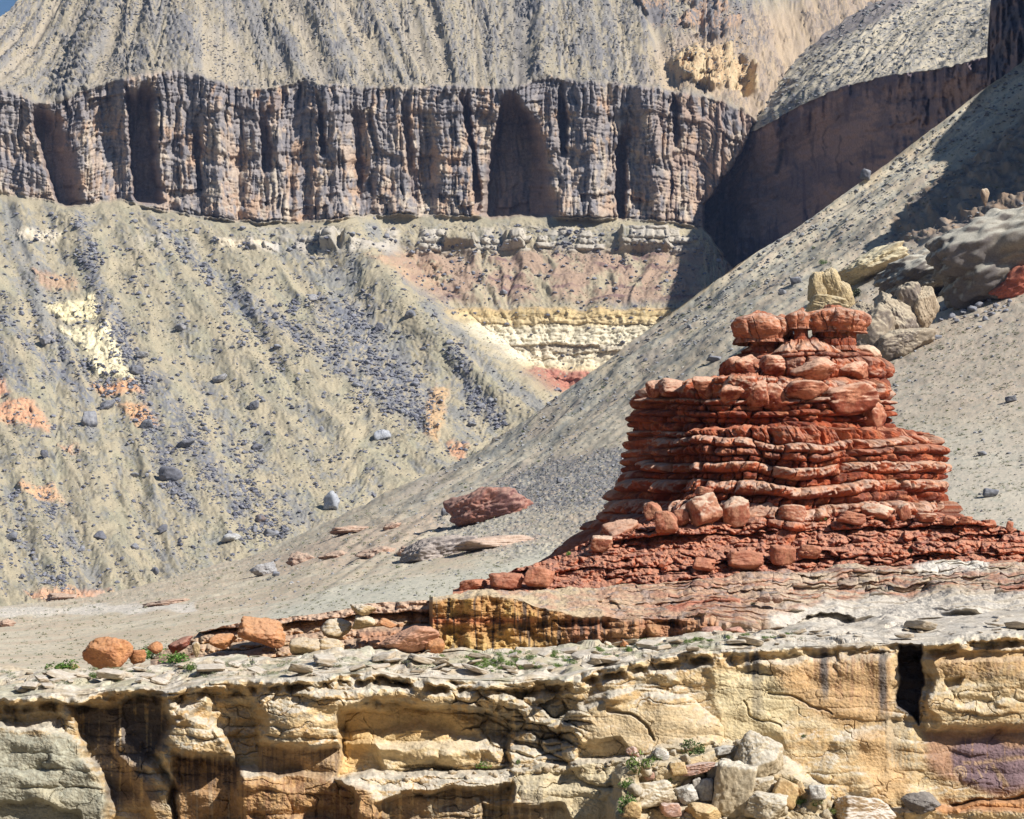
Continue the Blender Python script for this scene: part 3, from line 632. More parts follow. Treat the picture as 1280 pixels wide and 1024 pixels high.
for i, (x, y, ww, hh, rl) in enumerate(((1022, 358, 24, 40, .1), (1040, 354, 26, 40, -.25), (1054, 366, 24, 36, -.1), (1034, 382, 52, 26, 0), (1060, 380, 20, 20, 0))):
    rock_at('knob', None, None, x, y, ww, hh, ky - (i == 3) * 2, .9, 20 + i, 6, 11, 8., .12, .1, 0, rl, c1=C(.47, .36, .20), c2=C(.34, .26, .15), top=C(.54, .45, .30), mat=M_MID, parent=kn)
# red and pale outcrops in the plain, left of the pinnacle
po = dict(mat=M_MID, sink=True)
PK = dict(c1=C(.40, .26, .19), c2=C(.29, .17, .13), top=C(.47, .35, .26), tk=.8)
rock_at('red_outcrop', 'dark red humped outcrop rising from the grey scree left of the pinnacle', 'rock outcrop', 612, 632, 112, 40, yo(608, 652), .8, 31, 6, 14, 9., .15, 0, .0, -.22, c1=C(.33, .15, .11), c2=C(.2, .10, .09), top=C(.40, .25, .19), **po)
rock_at('red_outcrop', 'pinkish broken ledge in front of the dark red hump', 'rock outcrop', 592, 646, 40, 18, yo(592, 655, 1), .8, 32, 5, 20, 16., .2, 0, .05, -.1, **PK, **po)
rock_at('sandstone_outcrop', 'long low grey-pink whaleback rock on the pale plain', 'rock outcrop', 552, 686, 110, 27, yo(548, 696), .7, 33, 6, 18, 9., .16, 0, .05, -.15, c1=C(.34, .29, .26), c2=C(.24, .21, .2), top=C(.43, .36, .30), **po)
rock_at('sandstone_slab', 'flat pink slab beyond the whaleback rock on the plain', 'rock slab', 626, 677, 120, 13, yo(626, 682), .6, 34, 5, 12, 12., .1, 0, .1, -.06, c1=C(.46, .34, .26), c2=C(.40, .28, .21), top=C(.5, .38, .3), **po)
for i, (x, y, ww, hh, lb) in enumerate(((376, 698, 40, 15, 'brown wedge-shaped rock at the left end of the plain ledge'), (420, 694, 46, 10, 'thin reddish ledge rock next to the brown wedge'), (470, 690, 52, 12, 'long dark red ledge rock midway along the plain ledge'), (508, 690, 26, 14, 'stubby red ledge rock against the grey-pink whaleback'),
                                      (330, 712, 36, 16, 'smooth grey flattened boulder below the brown wedge rock'), (442, 662, 60, 8, 'low red rock rib along the upper edge of the plain'), (490, 658, 24, 9, 'small red block beside the low rib'),
                                      (78, 746, 44, 9, 'low orange ledge rock at the far left edge of the plain'), (8, 779, 24, 10, 'pinkish flat rock touching the left photo edge'), (210, 753, 70, 7, 'thin pale ledge rock lying across the left plain'), (818, 628, 30, 14, 'pink ledge rock just left of the pinnacle flank'))):
    cc = dict(c1=C(.33, .32, .32), c2=C(.28, .26, .25), top=C(.36, .35, .34)) if i == 4 else PK
    rock_at('ledge_rock', lb, 'rock', x, y, ww, hh, yo(x, y + hh * .4), .9, 40 + i, 5, 20, 14., .2, .0, .06, -.05, **cc, **po)

# ------------------------------------------------------------------ the red pinnacle
def stack(name, parent, rows, Lc, Rc, Yc, dr, strata, seed, nth=1100, dome=1.0, amp=1.0, bump=1.0, pal=None, step=.85, wav=6.0, mat=None, faceted=True, big=False, sag=0.0):
    """one body of layered sandstone: outline given by its left and right edge per photo row, rounded blocks in layers"""
    y0, y1 = rows
    py = np.arange(y0, y1, step); nr = len(py)
    L = crv(Lc)(py); R = crv(Rc)(py)
    th = np.linspace(0, 1, nth, endpoint=False)
    a0 = np.cumsum(np.where((np.sin(2 * np.pi * th) < .25), 1.0, .35)); a0 = a0 / a0[-1] * 2 * np.pi       # denser on the side we see
    cs, sn = np.cos(a0), np.sin(a0)
    xl = at(L, py, Yc)[:, 0]; xr = at(R, py, Yc)[:, 0]; z = at(640 + 0 * py, py, Yc)[:, 2]
    cx = (xl + xr) / 2; ax = (xr - xl) / 2; by = ax * dr if np.isscalar(dr) else crv(dr)(py)
    if faceted: z = CZ + (z - CZ) * (Yc - .75 * by) / Yc      # the outline rows are those of the front face
    # plan outline: a rounded polygon with a flank turned away to the left and a broad front
    if faceted:
        fn = np.array(((-.92, -.39), (-.03, -1.), (.40, -.92), (.80, -.60), (1, .1), (.5, .86), (-.5, .86), (-1, .25))); fo = np.array((.60, .84, .95, .97, 1, .9, .9, 1.)) * np.linalg.norm(fn, axis=1)
        rr_ = 1 / (np.maximum(cs[:, None] * fn[:, 0] + sn[:, None] * fn[:, 1], 0) / fo) .__pow__(6.).sum(1) ** (1 / 6.)
        ux = rr_ * cs; uy = rr_ * sn; ux = (ux - (ux.max() + ux.min()) / 2) / ((ux.max() - ux.min()) / 2)
    else: ux, uy = cs, sn
    am = ax.max()
    u = a0[None, :] * am + 0 * py[:, None]
    pxm = 0 * u + py[:, None]
    X0 = cx[:, None] + ax[:, None] * ux; 
    P0 = np.stack([X0, Yc + by[:, None] * uy, z[:, None] + 0 * u], -1); pq, pv = to_px(P0)
    front = P0[..., 1] < Yc + .2 * by[:, None]
    zz = np.where(front, pv, pxm) - sag * np.exp(-((pq - 995) / 62) ** 2) + .35 * wav * n2(X0 / 11, u * 0, seed) + wav * .35 * n2(X0 / 3.5, pxm / 30, seed + 1) + .8 * n2(u / .9, pxm / 6, seed + 2)
    zb = [s[0] for s in strata] + [y1 + 30]
    if zb[0] > y0 - 30: zb = [y0 - 30] + zb; strata = [(y0 - 30, strata[0][1], strata[0][2], strata[0][3])] + list(strata)
    prot = np.array([s[1] for s in strata]); wid = np.array([s[2] for s in strata]); kind = np.array([s[3] for s in strata])
    p, r, k, v, fu = blocks(u + .5 * n2(u / 1.5, pxm / 12, seed + 3), zz, zb, wid, seed + 4, 5.0, 3.0, .5)
    # smooth the step between layers a little, blocks swell between joints
    pm = (1 - .75 * ss(1035, 1075, to_px(np.stack([X0, Yc + by[:, None] * uy, z[:, None] + 0 * u], -1))[0] + 12 * n2(pxm / 20, u / 5, seed))) if big else 1.0
    pm = pm * (.7 + .45 * n2(u / 4, k * 5.1, seed + 14))
    h = .85 * pm * prot[k] * (.35 + .65 * p ** .5) + .8 * (p - .55) * (.5 + r) * np.minimum(wid[k] / 3., 1) + .9 * (r - .5)
    h += .5 * fb2(u / 3.2, pxm / 26, 4, seed + 5) + .16 * fb2(u / .8, pxm / 7, 3, seed + 6) + 1.9 * n2(u / 6.5, pxm / 90, seed + 7)
    jt = ss(.88, 1.0, rg2(u / 3.2 + .12 * n2(pxm / 16, u, seed), pxm / 90, 1, seed + 8)); h -= .35 * jt; j2 = ss(.85, .97, np.abs(2 * fu - 1)); h -= .45 * j2 * (kind[k] < .7)
    h *= amp * np.minimum(1, ax / 4.0)[:, None]
    P = np.stack([X0 + h * cs, Yc + by[:, None] * uy + h * sn, z[:, None] + 0 * u], -1)
    g = fb2(u / 3, pxm / 14, 4, seed + 9); g2 = fb2(u / .7, pxm / 5, 3, seed + 10)
    pa = pal or (RED, RED2, PALE)
    c = mixc(pa[0], pa[1], ss(-.4, .45, g + .3 * g2 + .8 * (r - .5)))
    N = face_out(P)
    kk = kind[k]
    pale = .8 * kk * ss(.0, .55, .75 * N[..., 2] + .35 * (1 - v) + .45 * g + .3 * g2 + .5 * (r - .5))
    c = mixc(c, mixc(pa[2], C(.60, .46, .36), ss(-.3, .4, g2)), np.clip(pale, 0, .9))
    c = mixc(c, c * .5, .35 * jt); c = mixc(c, C(.15, .06, .045), .7 * ss(.0, .45, fb2(u / .6, pxm / 22, 3, seed + 11) + .5 * n2(u / 5, pxm / 20, seed + 12)) * (1 - kk * .6))
    c = mixc(c, C(.48, .20, .10), .5 * ss(.2, .6, fb2(u / 2, pxm / 9, 3, seed + 13)))
    # close the top with a gentle dome
    nc = 16; s = np.linspace(.03, 1, nc, endpoint=False)
    ctr = np.array((cx[0], Yc, z[0]))
    tp = []
    for q in s:
        ring = ctr + (P[0] - ctr) * q; ring[:, 2] = P[0][:, 2] + dome * math.sqrt(max(0, 1 - q * q)) + .12 * n2(ring[:, 0], ring[:, 1], seed)
        ring[:, 2] += .35 * fb2(ring[:, 0] / 1.6, ring[:, 1] / 1.6, 4, seed + 20); tp.append(ring)
    tp = np.array(tp); gt = fb2(tp[..., 0] / 1.5, tp[..., 1] / 1.5, 4, seed + 21)
    ct_ = mixc(mixc(pa[0], pa[2], .35 + 0 * gt), pa[1], ss(-.2, .4, gt))
    P = np.concatenate([tp, P], 0); c = np.concatenate([ct_, c], 0)
    o = np.array(parent.location) if parent else 0
    ob = mesh_np(name, P - o, quads(*P.shape[:2], wrap=True), c, mat or M_BUTTE, parent, smooth=False)
    return ob, P
def face_out(P):
    n = normals(P, True); ctr = P.mean((0, 1)); s = ((P - ctr) * n).sum(-1).mean()
    return n if s > 0 else -n
YB = 206.0
pin = empty('rock_pinnacle', at(960, 720, YB).tolist()); tag(pin, 'tall stepped pinnacle of layered red sandstone standing on the pale rim ledges', 'rock pinnacle')
# main body (with the wavy ledges)
body, PB = stack('layered_body', pin, (536, 704),
      [(470, 816), (505, 804), (540, 802), (580, 790), (615, 770), (640, 750), (672, 722), (704, 690)], [(536, 1150), (546, 1160), (565, 1170), (600, 1174), (640, 1182), (672, 1196), (704, 1200)], YB, .92,
      [(500, .9, 4, .3), (544, .7, 3.4, .8), (556, .5, 3.2, .35), (566, -.7, 3, 0), (575, 1.15, 5.5, .9), (588, -.6, 3, 0), (597, 1.45, 6, .85), (613, -.3, 2.4, .1), (624, .6, 2.2, .9), (640, .9, 2.8, .5), (654, .4, 2.5, .3)], 210, 1500, .5, 1., wav=12, big=True, sag=11)
mid, PM = stack('layered_body', pin, (474, 560),
      [(474, 814), (486, 808), (500, 804), (506, 794), (525, 793), (560, 788)], [(474, 1098), (490, 1104), (530, 1107), (545, 1107), (560, 1106)], YB + 2, .88,
      [(466, 1.0, 3.0, .85), (499, .7, 4.5, .8), (505, -.45, 3.2, .05), (513, -.1, 4, .1), (520, -.75, 3, 0), (528, -.5, 2.4, 0), (539, .2, 4, .8), (546, .0, 3, .2)], 310, 1300, .7, .95, wav=5)
up, PU = stack('layered_body', pin, (430, 482),
      [(430, 940), (440, 912), (448, 902), (470, 898), (482, 890)], [(430, 1062), (440, 1088), (452, 1098), (470, 1100), (482, 1104)], YB + 2.5, .8,
      [(424, .5, 4, .9), (441, -.1, 3, .3), (447, .55, 2.6, .45), (472, -.2, 2, .1)], 410, 900, .9, .8, wav=6)
sh, PS = stack('rock_shoulder', pin, (543, 575), [(543, 1062), (575, 1056)], [(543, 1134), (552, 1150), (575, 1166)], YB - 4.5, .75, [(535, .3, 2.4, .4), (556, .5, 2.6, .3), (568, -.3, 2, 0)], 450, 600, .8, .7, wav=4)
# mushroom rocks on the summit: cap and stem
def mushroom(cx, cy, w, h, sx, sw, sy0, sy1, Y, seed, pale=.5):
    stem, _ = stack('mushroom_rock', pin, (sy0, sy1), [(sy0, sx - sw / 2), (sy1, sx - sw / 2 - 2)], [(sy0, sx + sw / 2), (sy1, sx + sw / 2 + 2)], Y, .8,
                    [(sy0, .0, 1.6, .1), (sy0 + (sy1 - sy0) * .4, .25, 1.8, .1), (sy0 + (sy1 - sy0) * .7, -.1, 1.5, .3)], seed, 420, .1, .45, wav=2, step=.6, faceted=False)
    ts = np.linspace(0, 1, 14); pf = np.array([1 - abs(2 * min(max(t - .03, 0) / .9, 1) - 1) ** 4.0 for t in ts]) ** .6; pf = np.maximum(pf, .55 * (ts > .5) + .35)
    cap, _ = stack('cap_rock', pin, (cy - h / 2, cy + h / 2), [(cy - h / 2 + h * t, cx - w / 2 * p) for t, p in zip(ts, pf)], [(cy - h / 2 + h * t, cx + w / 2 * p) for t, p in zip(ts, pf)], Y, .85,
                   [(cy - h, .25, 2.6, .75), (cy + h * .3, .0, 2.0, .3)], seed + 40, 520, .3, .75, wav=5, step=.5, faceted=False, pal=(C(.43, .165, .09), C(.33, .11, .06), C(.55, .33, .22)))
    cap.parent = stem; return stem
mushroom(951, 412, 68, 38, 957, 34, 420, 450, YB + 1, 501)
mushroom(1000, 401, 32, 24, 1001, 15, 408, 438, YB - .5, 502)
mushroom(1044, 402, 72, 32, 1046, 46, 410, 440, YB, 503)
rock_at('summit_knob', None, None, 978, 406, 20, 28, YB + 1.5, .9, 504, 5, 8, 9., .07, c1=RED, c2=RED2, top=C(.5, .27, .17), mat=M_BUTTE, parent=pin)
rock_at('summit_knob', None, None, 1022, 424, 26, 30, YB + 2.5, .9, 508, 5, 10, 9., .1, c1=RED, c2=RED2, top=C(.5, .27, .17), mat=M_BUTTE, parent=pin); rock_at('summit_knob', None, None, 982, 424, 24, 30, YB + 2.5, .9, 509, 5, 10, 9., .1, c1=RED2, c2=RED2, top=C(.45, .2, .12), mat=M_BUTTE, parent=pin)
rock_at('pale_knob', None, None, 1082, 446, 42, 30, YB + 2, .9, 505, 5, 8, 9., .06, c1=C(.55, .36, .25), c2=C(.45, .25, .15), top=C(.66, .52, .38), mat=M_BUTTE, parent=pin)
rock_at('shoulder_knob', None, None, 1155, 549, 19, 17, YB - 2, .9, 506, 5, 9, 9., .09, c1=RED, c2=RED2, top=C(.47, .22, .13), mat=M_BUTTE, parent=pin)
rock_at('shoulder_knob', None, None, 1088, 549, 44, 24, YB - 6.5, .8, 507, 5, 9, 9., .09, 0, .1, c1=C(.36, .14, .09), c2=RED2, top=C(.46, .23, .15), mat=M_BUTTE, parent=pin)
def blockY(x, y):
    Pq = PM if y > 474 else PU
    a, b = to_px(Pq); d = np.hypot(a - x, b - (y + 4)) + 1e3 * (Pq[..., 1] > YB)
    return float(Pq[np.unravel_index(np.argmin(d), d.shape)][1]) + .1
for i, (x, y, ww, hh) in enumerate(((820, 486, 26, 24), (846, 484, 50, 26), (884, 484, 40, 28), (914, 490, 32, 34), (945, 492, 34, 34), (972, 496, 40, 36), (1008, 488, 56, 26), (1060, 500, 76, 42), (1086, 520, 44, 40), (935, 457, 36, 28), (968, 456, 40, 26), (918, 458, 24, 26), (1016, 462, 60, 30), (1064, 462, 50, 26))):
    rock_at('rounded_block', None, None, x, y, ww, hh, blockY(x, y), .8, 520 + i, 5, 9, 7., .08, .0, .04, -.05, c1=C(.45, .19, .11), c2=RED2, top=C(.62, .40, .28), tk=.8, mat=M_BUTTE, parent=pin)

# skirt of broken red ledges at the foot
def skirt():
    x = np.concatenate([np.arange(566, 1310, .95), np.arange(1310, 1640, 2.5)]); n = len(x)
    t = crv([(566, 737), (580, 731), (612, 722), (640, 713), (665, 706), (700, 694), (735, 676), (760, 664), (800, 652), (900, 645), (1000, 645), (1190, 645), (1230, 652), (1262, 660), (1300, 668), (1440, 690)])(x) + 1.2 * n2(x / 5, 0, 180) + 1.5 * n2(x / 14, 0, 181)
    b = crv([(566, 741), (600, 741), (700, 740), (830, 733), (900, 727), (1000, 718), (1100, 712), (1200, 708), (1300, 712), (1440, 720)])(x) + 3
    rows = 120
    v = np.linspace(0, 1, rows)[:, None]
    py = t + (b - t) * v; px = np.broadcast_to(x, py.shape).copy()
    Yt = crv([(566, 186), (700, 192), (800, 194), (1180, 194), (1300, 196), (1440, 200)])(px); Yb = crv([(566, 182), (700, 182), (830, 181), (1000, 183), (1200, 187), (1440, 192)])(px)
    Y = Yt + (Yb - Yt) * v ** .9
    zz = py - crv([(566, 12), (700, 8), (830, 0), (1000, -6), (1200, -14), (1440, -8)])(px) + 3.5 * n2(px / 40, py / 30, 182) + 1.6 * n2(px / 11, py / 9, 183)
    p, r, k, vv, fu = blocks(px + 4 * n2(px / 14, py / 9, 184), zz, [600, 656, 670, 690, 706, 718, 760], [90, 58, 76, 50, 62, 54], 185, 6, 4, 1.0)
    step = np.array([.2, .9, -.3, .8, -.1, .3])[k]
    d = 1.2 * step + .9 * (p - .5) * (.4 + r) + 1.3 * (r - .5) + .6 * fb2(px / 14, py / 9, 4, 186) + .18 * fb2(px / 4, py / 3, 2, 187)
    f1, f2, rv = vor2(px / 17 + .4 * n2(px / 12, py / 8, 188), zz / 10, 189)
    f1, f2, rv = vor2(px / 46 + .5 * n2(px / 16, py / 10, 188), zz / 17 + .3 * n2(px / 20, py / 9, 178), 189)
    d += 1.0 * (np.minimum(f2 * 4, 1) - .7) * ss(-.2, .2, n2(px / 50, py / 18, 190)) + 1.3 * (rv - .5)
    d = d * ss(2, 30, b - t)
    P = at(px, py, Y - d)
    top = np.stack([P[0] + np.array((0, dd, zzz)) for dd, zzz in ((14, -1.6), (8, -.9), (4, -.35), (1.5, -.05))])
    P = np.concatenate([top, P], 0); st = lambda a: np.concatenate([np.repeat(a[:1], 4, 0), a], 0)
    g = fb2(px / 24, py / 10, 4, 191); g2 = fb2(px / 6, py / 4, 3, 192)
    N = face_cam(P, normals(P))[4:]
    c = mixc(RED, C(.33, .11, .07), ss(-.4, .4, g + .4 * g2 + .7 * (r - .5)))
    c = mixc(c, C(.52, .29, .19), .6 * ss(.1, .6, N[..., 2] + .4 * g2)); c = mixc(c, C(.24, .12, .10), .6 * ss(.15, .5, fb2(px / 9, py / 4, 3, 193) + .3 * g))
    ob = mesh_np('ledge_skirt', P - np.array(pin.location), quads(*P.shape[:2]), st(c), M_BUTTE, pin, smooth=False)
    return Sheet(P)
S_SK = skirt()
# loose blocks resting on the ledge around the pinnacle
BL = [(775, 663, 50, 27, -.30, 'wedge of pale-topped rock leaning at the left end of the block row', .5), (833, 653, 32, 29, .1, 'round red-brown boulder like a ball beside the leaning wedge', .1), (880, 637, 46, 44, 0, 'tall cube-like block with pale weathered top, largest of the block row', .9),
      (880, 615, 24, 14, 0, 'small rounded stone perched on top of the tall cube block', .4), (920, 640, 34, 40, .1, 'pale cracked block leaning right of the tall cube block', .9), (950, 642, 44, 24, -.18, 'orange slanted slab block in the middle of the block row', .5), (989, 643, 38, 25, .12, 'rounded tan boulder right of the orange slanted slab', .6),
      (752, 680, 28, 22, 0, 'squarish salmon block at the foot of the shaded left flank', .8), (852, 648, 20, 24, 0, 'narrow stone squeezed between the ball boulder and the tall cube', .3), (815, 638, 24, 22, -.5, 'tilted dark red block above the ball boulder', .1),
      (1064, 648, 40, 18, .05, 'dark red low block beneath the right shoulder', .0), (1098, 640, 46, 22, 0, 'pale flat block with a shaded face under the right shoulder', .9), (1130, 640, 18, 22, 0, 'upright pale stone below the right shoulder', .9), (1158, 647, 26, 12, 0, 'low buff block right of the upright pale stone', .6), (1186, 650, 16, 12, .2, 'small red cone-shaped stone at the right foot of the pinnacle', .1),
      (1207, 650, 18, 10, 0, 'reddish knob on the skirt crest right of the cone-shaped stone', .2), (1236, 655, 18, 11, 0, 'rough red knob between two others on the skirt crest', .2), (1262, 658, 10, 14, .1, 'pointed grey-red stone on the skirt crest near the photo edge', .3),
      (592, 731, 38, 14, -.1, 'flattish red block at the left tip of the skirt', .0), (632, 726, 44, 22, .1, 'angular dark red block second from the left tip of the skirt', .0), (674, 722, 40, 26, 0, 'tall angular red block near the left end of the skirt', .1),
      (932, 702, 46, 26, 0, 'big brown block with shaded left face low on the skirt', .3), (978, 694, 32, 26, 0, 'squared red block halfway along the lower skirt', .1), (880, 705, 30, 18, 0, 'broken red block in the lower left skirt', .1), (1012, 690, 30, 18, 0, 'rounded red block beside the squared block on the lower skirt', .1)]
for i, (x, y, ww, hh, rl, lb, pl) in enumerate(BL):
    fs = S_SK.put(x, min(y + hh * .42, 733))[0][1]
    rock_at('boulder', lb, 'boulder', x, y, ww, hh, fs - .1 - ww / F * 190 * .12, .8, 560 + i, 5, 13, 11., .09, .12, .03, rl, c1=C(.44, .19, .11) if i > 9 else C(.46, .23, .14), c2=C(.31, .11, .065), top=C(.62, .46, .34) if pl > .4 else C(.46, .24, .16), tk=max(pl, .4), mat=M_BUTTE)
# ------------------------------------------------------------------ the rim cliff in front
def near_cliff():
    x = np.concatenate([np.arange(-360, -20, 2.2), np.arange(-20, 1300, 1.0), np.arange(1300, 1660, 2.2)]); n = len(x)
    back = crv([(-90, 836), (60, 836), (110, 836), (250, 826), (400, 817), (545, 813), (700, 810), (830, 799), (900, 791), (1000, 785), (1100, 780), (1280, 760), (1375, 752)])(x)
    rim = crv([(-90, 872), (0, 874), (60, 868), (100, 872), (140, 862), (180, 858), (205, 866), (240, 855), (300, 850), (360, 848), (430, 843), (470, 840), (500, 846), (560, 850), (640, 853), (690, 850), (740, 838), (800, 825), (840, 819), (880, 814), (950, 811), (1040, 808), (1105, 806),
               (1120, 803), (1150, 806), (1175, 802), (1200, 796), (1240, 792), (1280, 792), (1375, 786)])(x)
    rims = np.convolve(np.pad(rim, 15, 'edge'), np.ones(31) / 31, 'valid'); rim = rim + 1.8 * n2(x / 9, 0, 200) + 1.6 * n2(x / 28, 0, 201) + .7 * n2(x / 3.5, 0, 202)
    nb, nf = 170, 300
    vb = np.linspace(0, 1, nb, endpoint=False)[:, None]; vf = np.linspace(0, 1, nf)[:, None]
    py = np.concatenate([back + (rim - back) * vb, rim + (1128 - rim) * vf], 0); px = np.broadcast_to(x, py.shape).copy()
    de = py - rim
    tb = np.clip((rims - py) / np.maximum(rims - back, 1), 0, 1)
    kst = 7.0; tw = tb * kst + 1.4 * n2(px / 120, tb * 2, 196) + .4 * n2(px / 45, tb * 3, 195)
    stair = (np.floor(tw) + ss(.2, 1.0, tw - np.floor(tw))) / kst
    tb2 = np.clip(lerp(tb, stair, .9 * ss(0, .06, tb) * (1 - ss(.9, 1, tb)) * (1 - .5 * ss(1150, 1200, px))), 0, 1)
    Y = np.where(de < 0, 1 / (1 / 131.0 + (1 / 160.0 - 1 / 131.0) * tb2), 131.0 - 2.5 * np.clip(de / 280, 0, 1))
    face = ss(-2, 3, de)
    wx = px + 6 * n2(px / 34, py / 30, 203) + 1.5 * fb2(px / 10, py / 10, 2, 204); wy = py + 5 * n2(px / 36, py / 28, 205) + 1.3 * fb2(px / 11, py / 9, 2, 206)
    D = np.zeros_like(px)
    def B(d, pts, soft=4.): 
        nonlocal D; D = D + d * poly(wx, wy, pts, soft)
    def G(d, cx, cy, rx, ry, p=2.):
        nonlocal D; D = D + d * dome(wx, wy, cx, cy, rx, ry, p)
    # left: grey buttress, shadowed recess, blocky pillars
    B(1.2, [(-120, 912), (40, 905), (92, 922), (118, 965), (140, 985), (150, 1150), (-120, 1150)], 5)
    B(-1.5, [(-120, 880), (70, 880), (80, 905), (-120, 908)], 6)
    B(-3.6, [(92, 884), (150, 876), (165, 868), (205, 866), (212, 905), (196, 940), (220, 985), (224, 1150), (140, 1150), (134, 985), (112, 950)], 5)
    B(1.6, [(150, 905), (180, 940), (215, 985), (222, 1040), (196, 1040), (165, 975), (140, 930)], 6)
    B(-1.0, [(-120, 1010), (10, 1004), (50, 1003), (100, 1018), (110, 1060), (-120, 1060)], 3)
    B(1.4, [(206, 905), (232, 893), (262, 900), (285, 930), (292, 948), (260, 946), (215, 938), (205, 925)], 5)
    G(.8, 245, 915, 44, 36)
    B(-1.6, [(214, 944), (290, 952), (304, 985), (300, 1150), (220, 1150)], 3.5)
    B(.9, [(196, 862), (250, 856), (262, 880), (226, 896), (204, 890)], 4)
    B(-1.9, [(262, 872), (300, 862), (322, 872), (330, 900), (322, 960), (296, 962), (285, 925), (270, 905)], 5)
    B(1.7, [(322, 850), (425, 846), (428, 880), (424, 918), (424, 932), (380, 934), (326, 926), (318, 890)], 5); G(.9, 372, 890, 60, 50)
    B(-.7, [(322, 932), (422, 936), (424, 968), (322, 968)], 3)
    B(1.3, [(296, 972), (330, 966), (400, 966), (440, 976), (480, 1000), (490, 1150), (290, 1150)], 5)
    # alcove with smooth back, bench below it
    B(-2.0, [(424, 884), (470, 874), (520, 884), (580, 884), (640, 896), (640, 968), (424, 972)], 3.5)
    B(1.3, [(430, 852), (470, 846), (474, 870), (462, 886), (428, 886)], 4)
    B(1.2, [(474, 852), (560, 856), (640, 862), (650, 880), (560, 880), (470, 872)], 4); B(-1.5, [(468, 846), (512, 848), (516, 858), (474, 860)], 3)
    B(.8, [(520, 905), (570, 918), (610, 930), (600, 944), (540, 946), (470, 940), (440, 930)], 6); B(1.0, [(470, 934), (560, 930), (615, 934), (640, 960), (560, 962), (480, 966)], 5)
    bench = poly(wx, wy, [(420, 972), (470, 966), (600, 964), (700, 958), (792, 944), (800, 960), (790, 1150), (470, 1150), (440, 985)], 3)
    D += bench * (2.4 + np.clip((py - 968) / 20, 0, 1) * 1.6)
    B(-2.8, [(470, 1002), (520, 990), (560, 986), (640, 984), (640, 1010), (600, 1150), (470, 1150)], 4); B(-1.4, [(600, 1008), (700, 1006), (720, 1030), (720, 1150), (600, 1150)], 4)
    # broken shadowed part and the smooth hump
    B(-1.0, [(590, 862), (690, 858), (716, 880), (716, 940), (650, 945), (600, 905)], 10)
    f1, f2, rv = vor2((wx + .5 * wy) / 38, (wy - .32 * wx) / 15, 207)
    br = poly(px, py, [(560, 870), (640, 862), (720, 862), (735, 900), (720, 948), (630, 950), (590, 920)], 14)
    D += br * (1.6 * (rv - .45) + .5 * (np.minimum(f2 * 3, 1) - .7))
    B(.9, [(700, 846), (760, 842), (832, 836), (850, 852), (800, 868), (760, 880), (700, 872)], 5); B(-.8, [(706, 862), (750, 858), (756, 880), (716, 886)], 4)
    G(2.4, 800, 925, 100, 62, 2.4)
    B(-.9, [(722, 944), (740, 926), (772, 922), (790, 938), (800, 946), (760, 952), (722, 952)], 3); D -= .5 * seg(wx, wy, [(762, 888), (790, 892), (808, 905), (816, 925)], 2.2, 3); B(-.7, [(800, 944), (890, 930), (900, 936), (810, 952)], 2)
    # smooth wall on the right, slot, overhanging block, petroglyph panel
    B(.35, [(882, 826), (950, 822), (1116, 818), (1116, 1010), (960, 950), (900, 940)], 6)
    B(-.5, [(905, 816), (1050, 812), (1050, 824), (905, 830)], 3)
    D -= .35 * seg(wx, wy, [(962, 866), (990, 866), (1012, 880), (1042, 892)], 1.5, 2) + .3 * seg(wx, wy, [(930, 880), (950, 900), (975, 910)], 1.2, 2)
    B(-2.6, [(1124, 806), (1151, 806), (1151, 880), (1149, 905), (1140, 890), (1122, 882)], 1.6)
    B(.9, [(1150, 802), (1400, 790), (1400, 912), (1160, 912), (1158, 900), (1164, 850), (1152, 830)], 2.5)
    B(.7, [(1150, 800), (1400, 782), (1400, 806), (1240, 812), (1152, 812)], 2.5)
    B(.6, [(1168, 826), (1260, 824), (1400, 818), (1400, 906), (1176, 908), (1160, 890)], 5); B(-.8, [(1176, 850), (1204, 846), (1200, 858), (1182, 864)], 2.5); B(-.35, [(1192, 870), (1240, 876), (1260, 888), (1200, 884)], 4)
    B(.6, [(1116, 905), (1150, 900), (1152, 1005), (1000, 1005), (1060, 920), (1080, 905)], 16); B(.5, [(975, 925), (1060, 930), (1100, 990), (1110, 1010), (1000, 1010)], 16)
    B(1.6, [(1060, 1012), (1180, 1010), (1240, 1000), (1400, 992), (1400, 1150), (1040, 1150)], 3.5); B(-1.0, [(1190, 1004), (1290, 992), (1400, 985), (1400, 998), (1290, 1010), (1200, 1014)], 2)
    # rubble slope
    rub = poly(wx, wy, [(772, 968), (800, 948), (850, 930), (930, 928), (985, 955), (1030, 990), (1090, 1150), (740, 1150)], 8)
    D += rub * (1.0 + np.clip((py - 930) / 90, 0, 2.2) * 4.2)
    D *= .85
    # general bedding, joints and wear
    smooth = np.clip(.85 * poly(px, py, [(720, 880), (885, 868), (1120, 830), (1120, 1000), (960, 950), (760, 950)], 14) + .7 * poly(px, py, [(430, 890), (560, 895), (600, 930), (440, 965)], 8) + .8 * bench * ss(985, 1000, py) * ss(600, 640, px) + .8 * poly(px, py, [(1110, 900), (1400, 900), (1400, 995), (1110, 1000)], 5) + .65 * poly(px, py, [(1152, 815), (1400, 810), (1400, 900), (1160, 900)], 5) + .5 * poly(px, py, [(-120, 912), (90, 918), (140, 1040), (-120, 1040)], 8), 0, 1)
    p, r, k, v, fu = blocks(wx + 8 * n2(px / 20, py / 12, 208), wy - .02 * px + 5 * n2(px / 120, py / 40, 209), [700, 842, 852, 866, 880, 903, 916, 942, 960, 985, 1012, 1050, 1140], [60, 44, 70, 50, 90, 40, 76, 50, 110, 70, 90], 210, 4, 3, .6)
    rough = (1 - .9 * smooth) * (.25 + .75 * ss(-.2, .3, n2(px / 90, py / 50, 199)))
    D += face * rough * (.55 * (p - .7) * (.3 + r) + .75 * (r - .5))
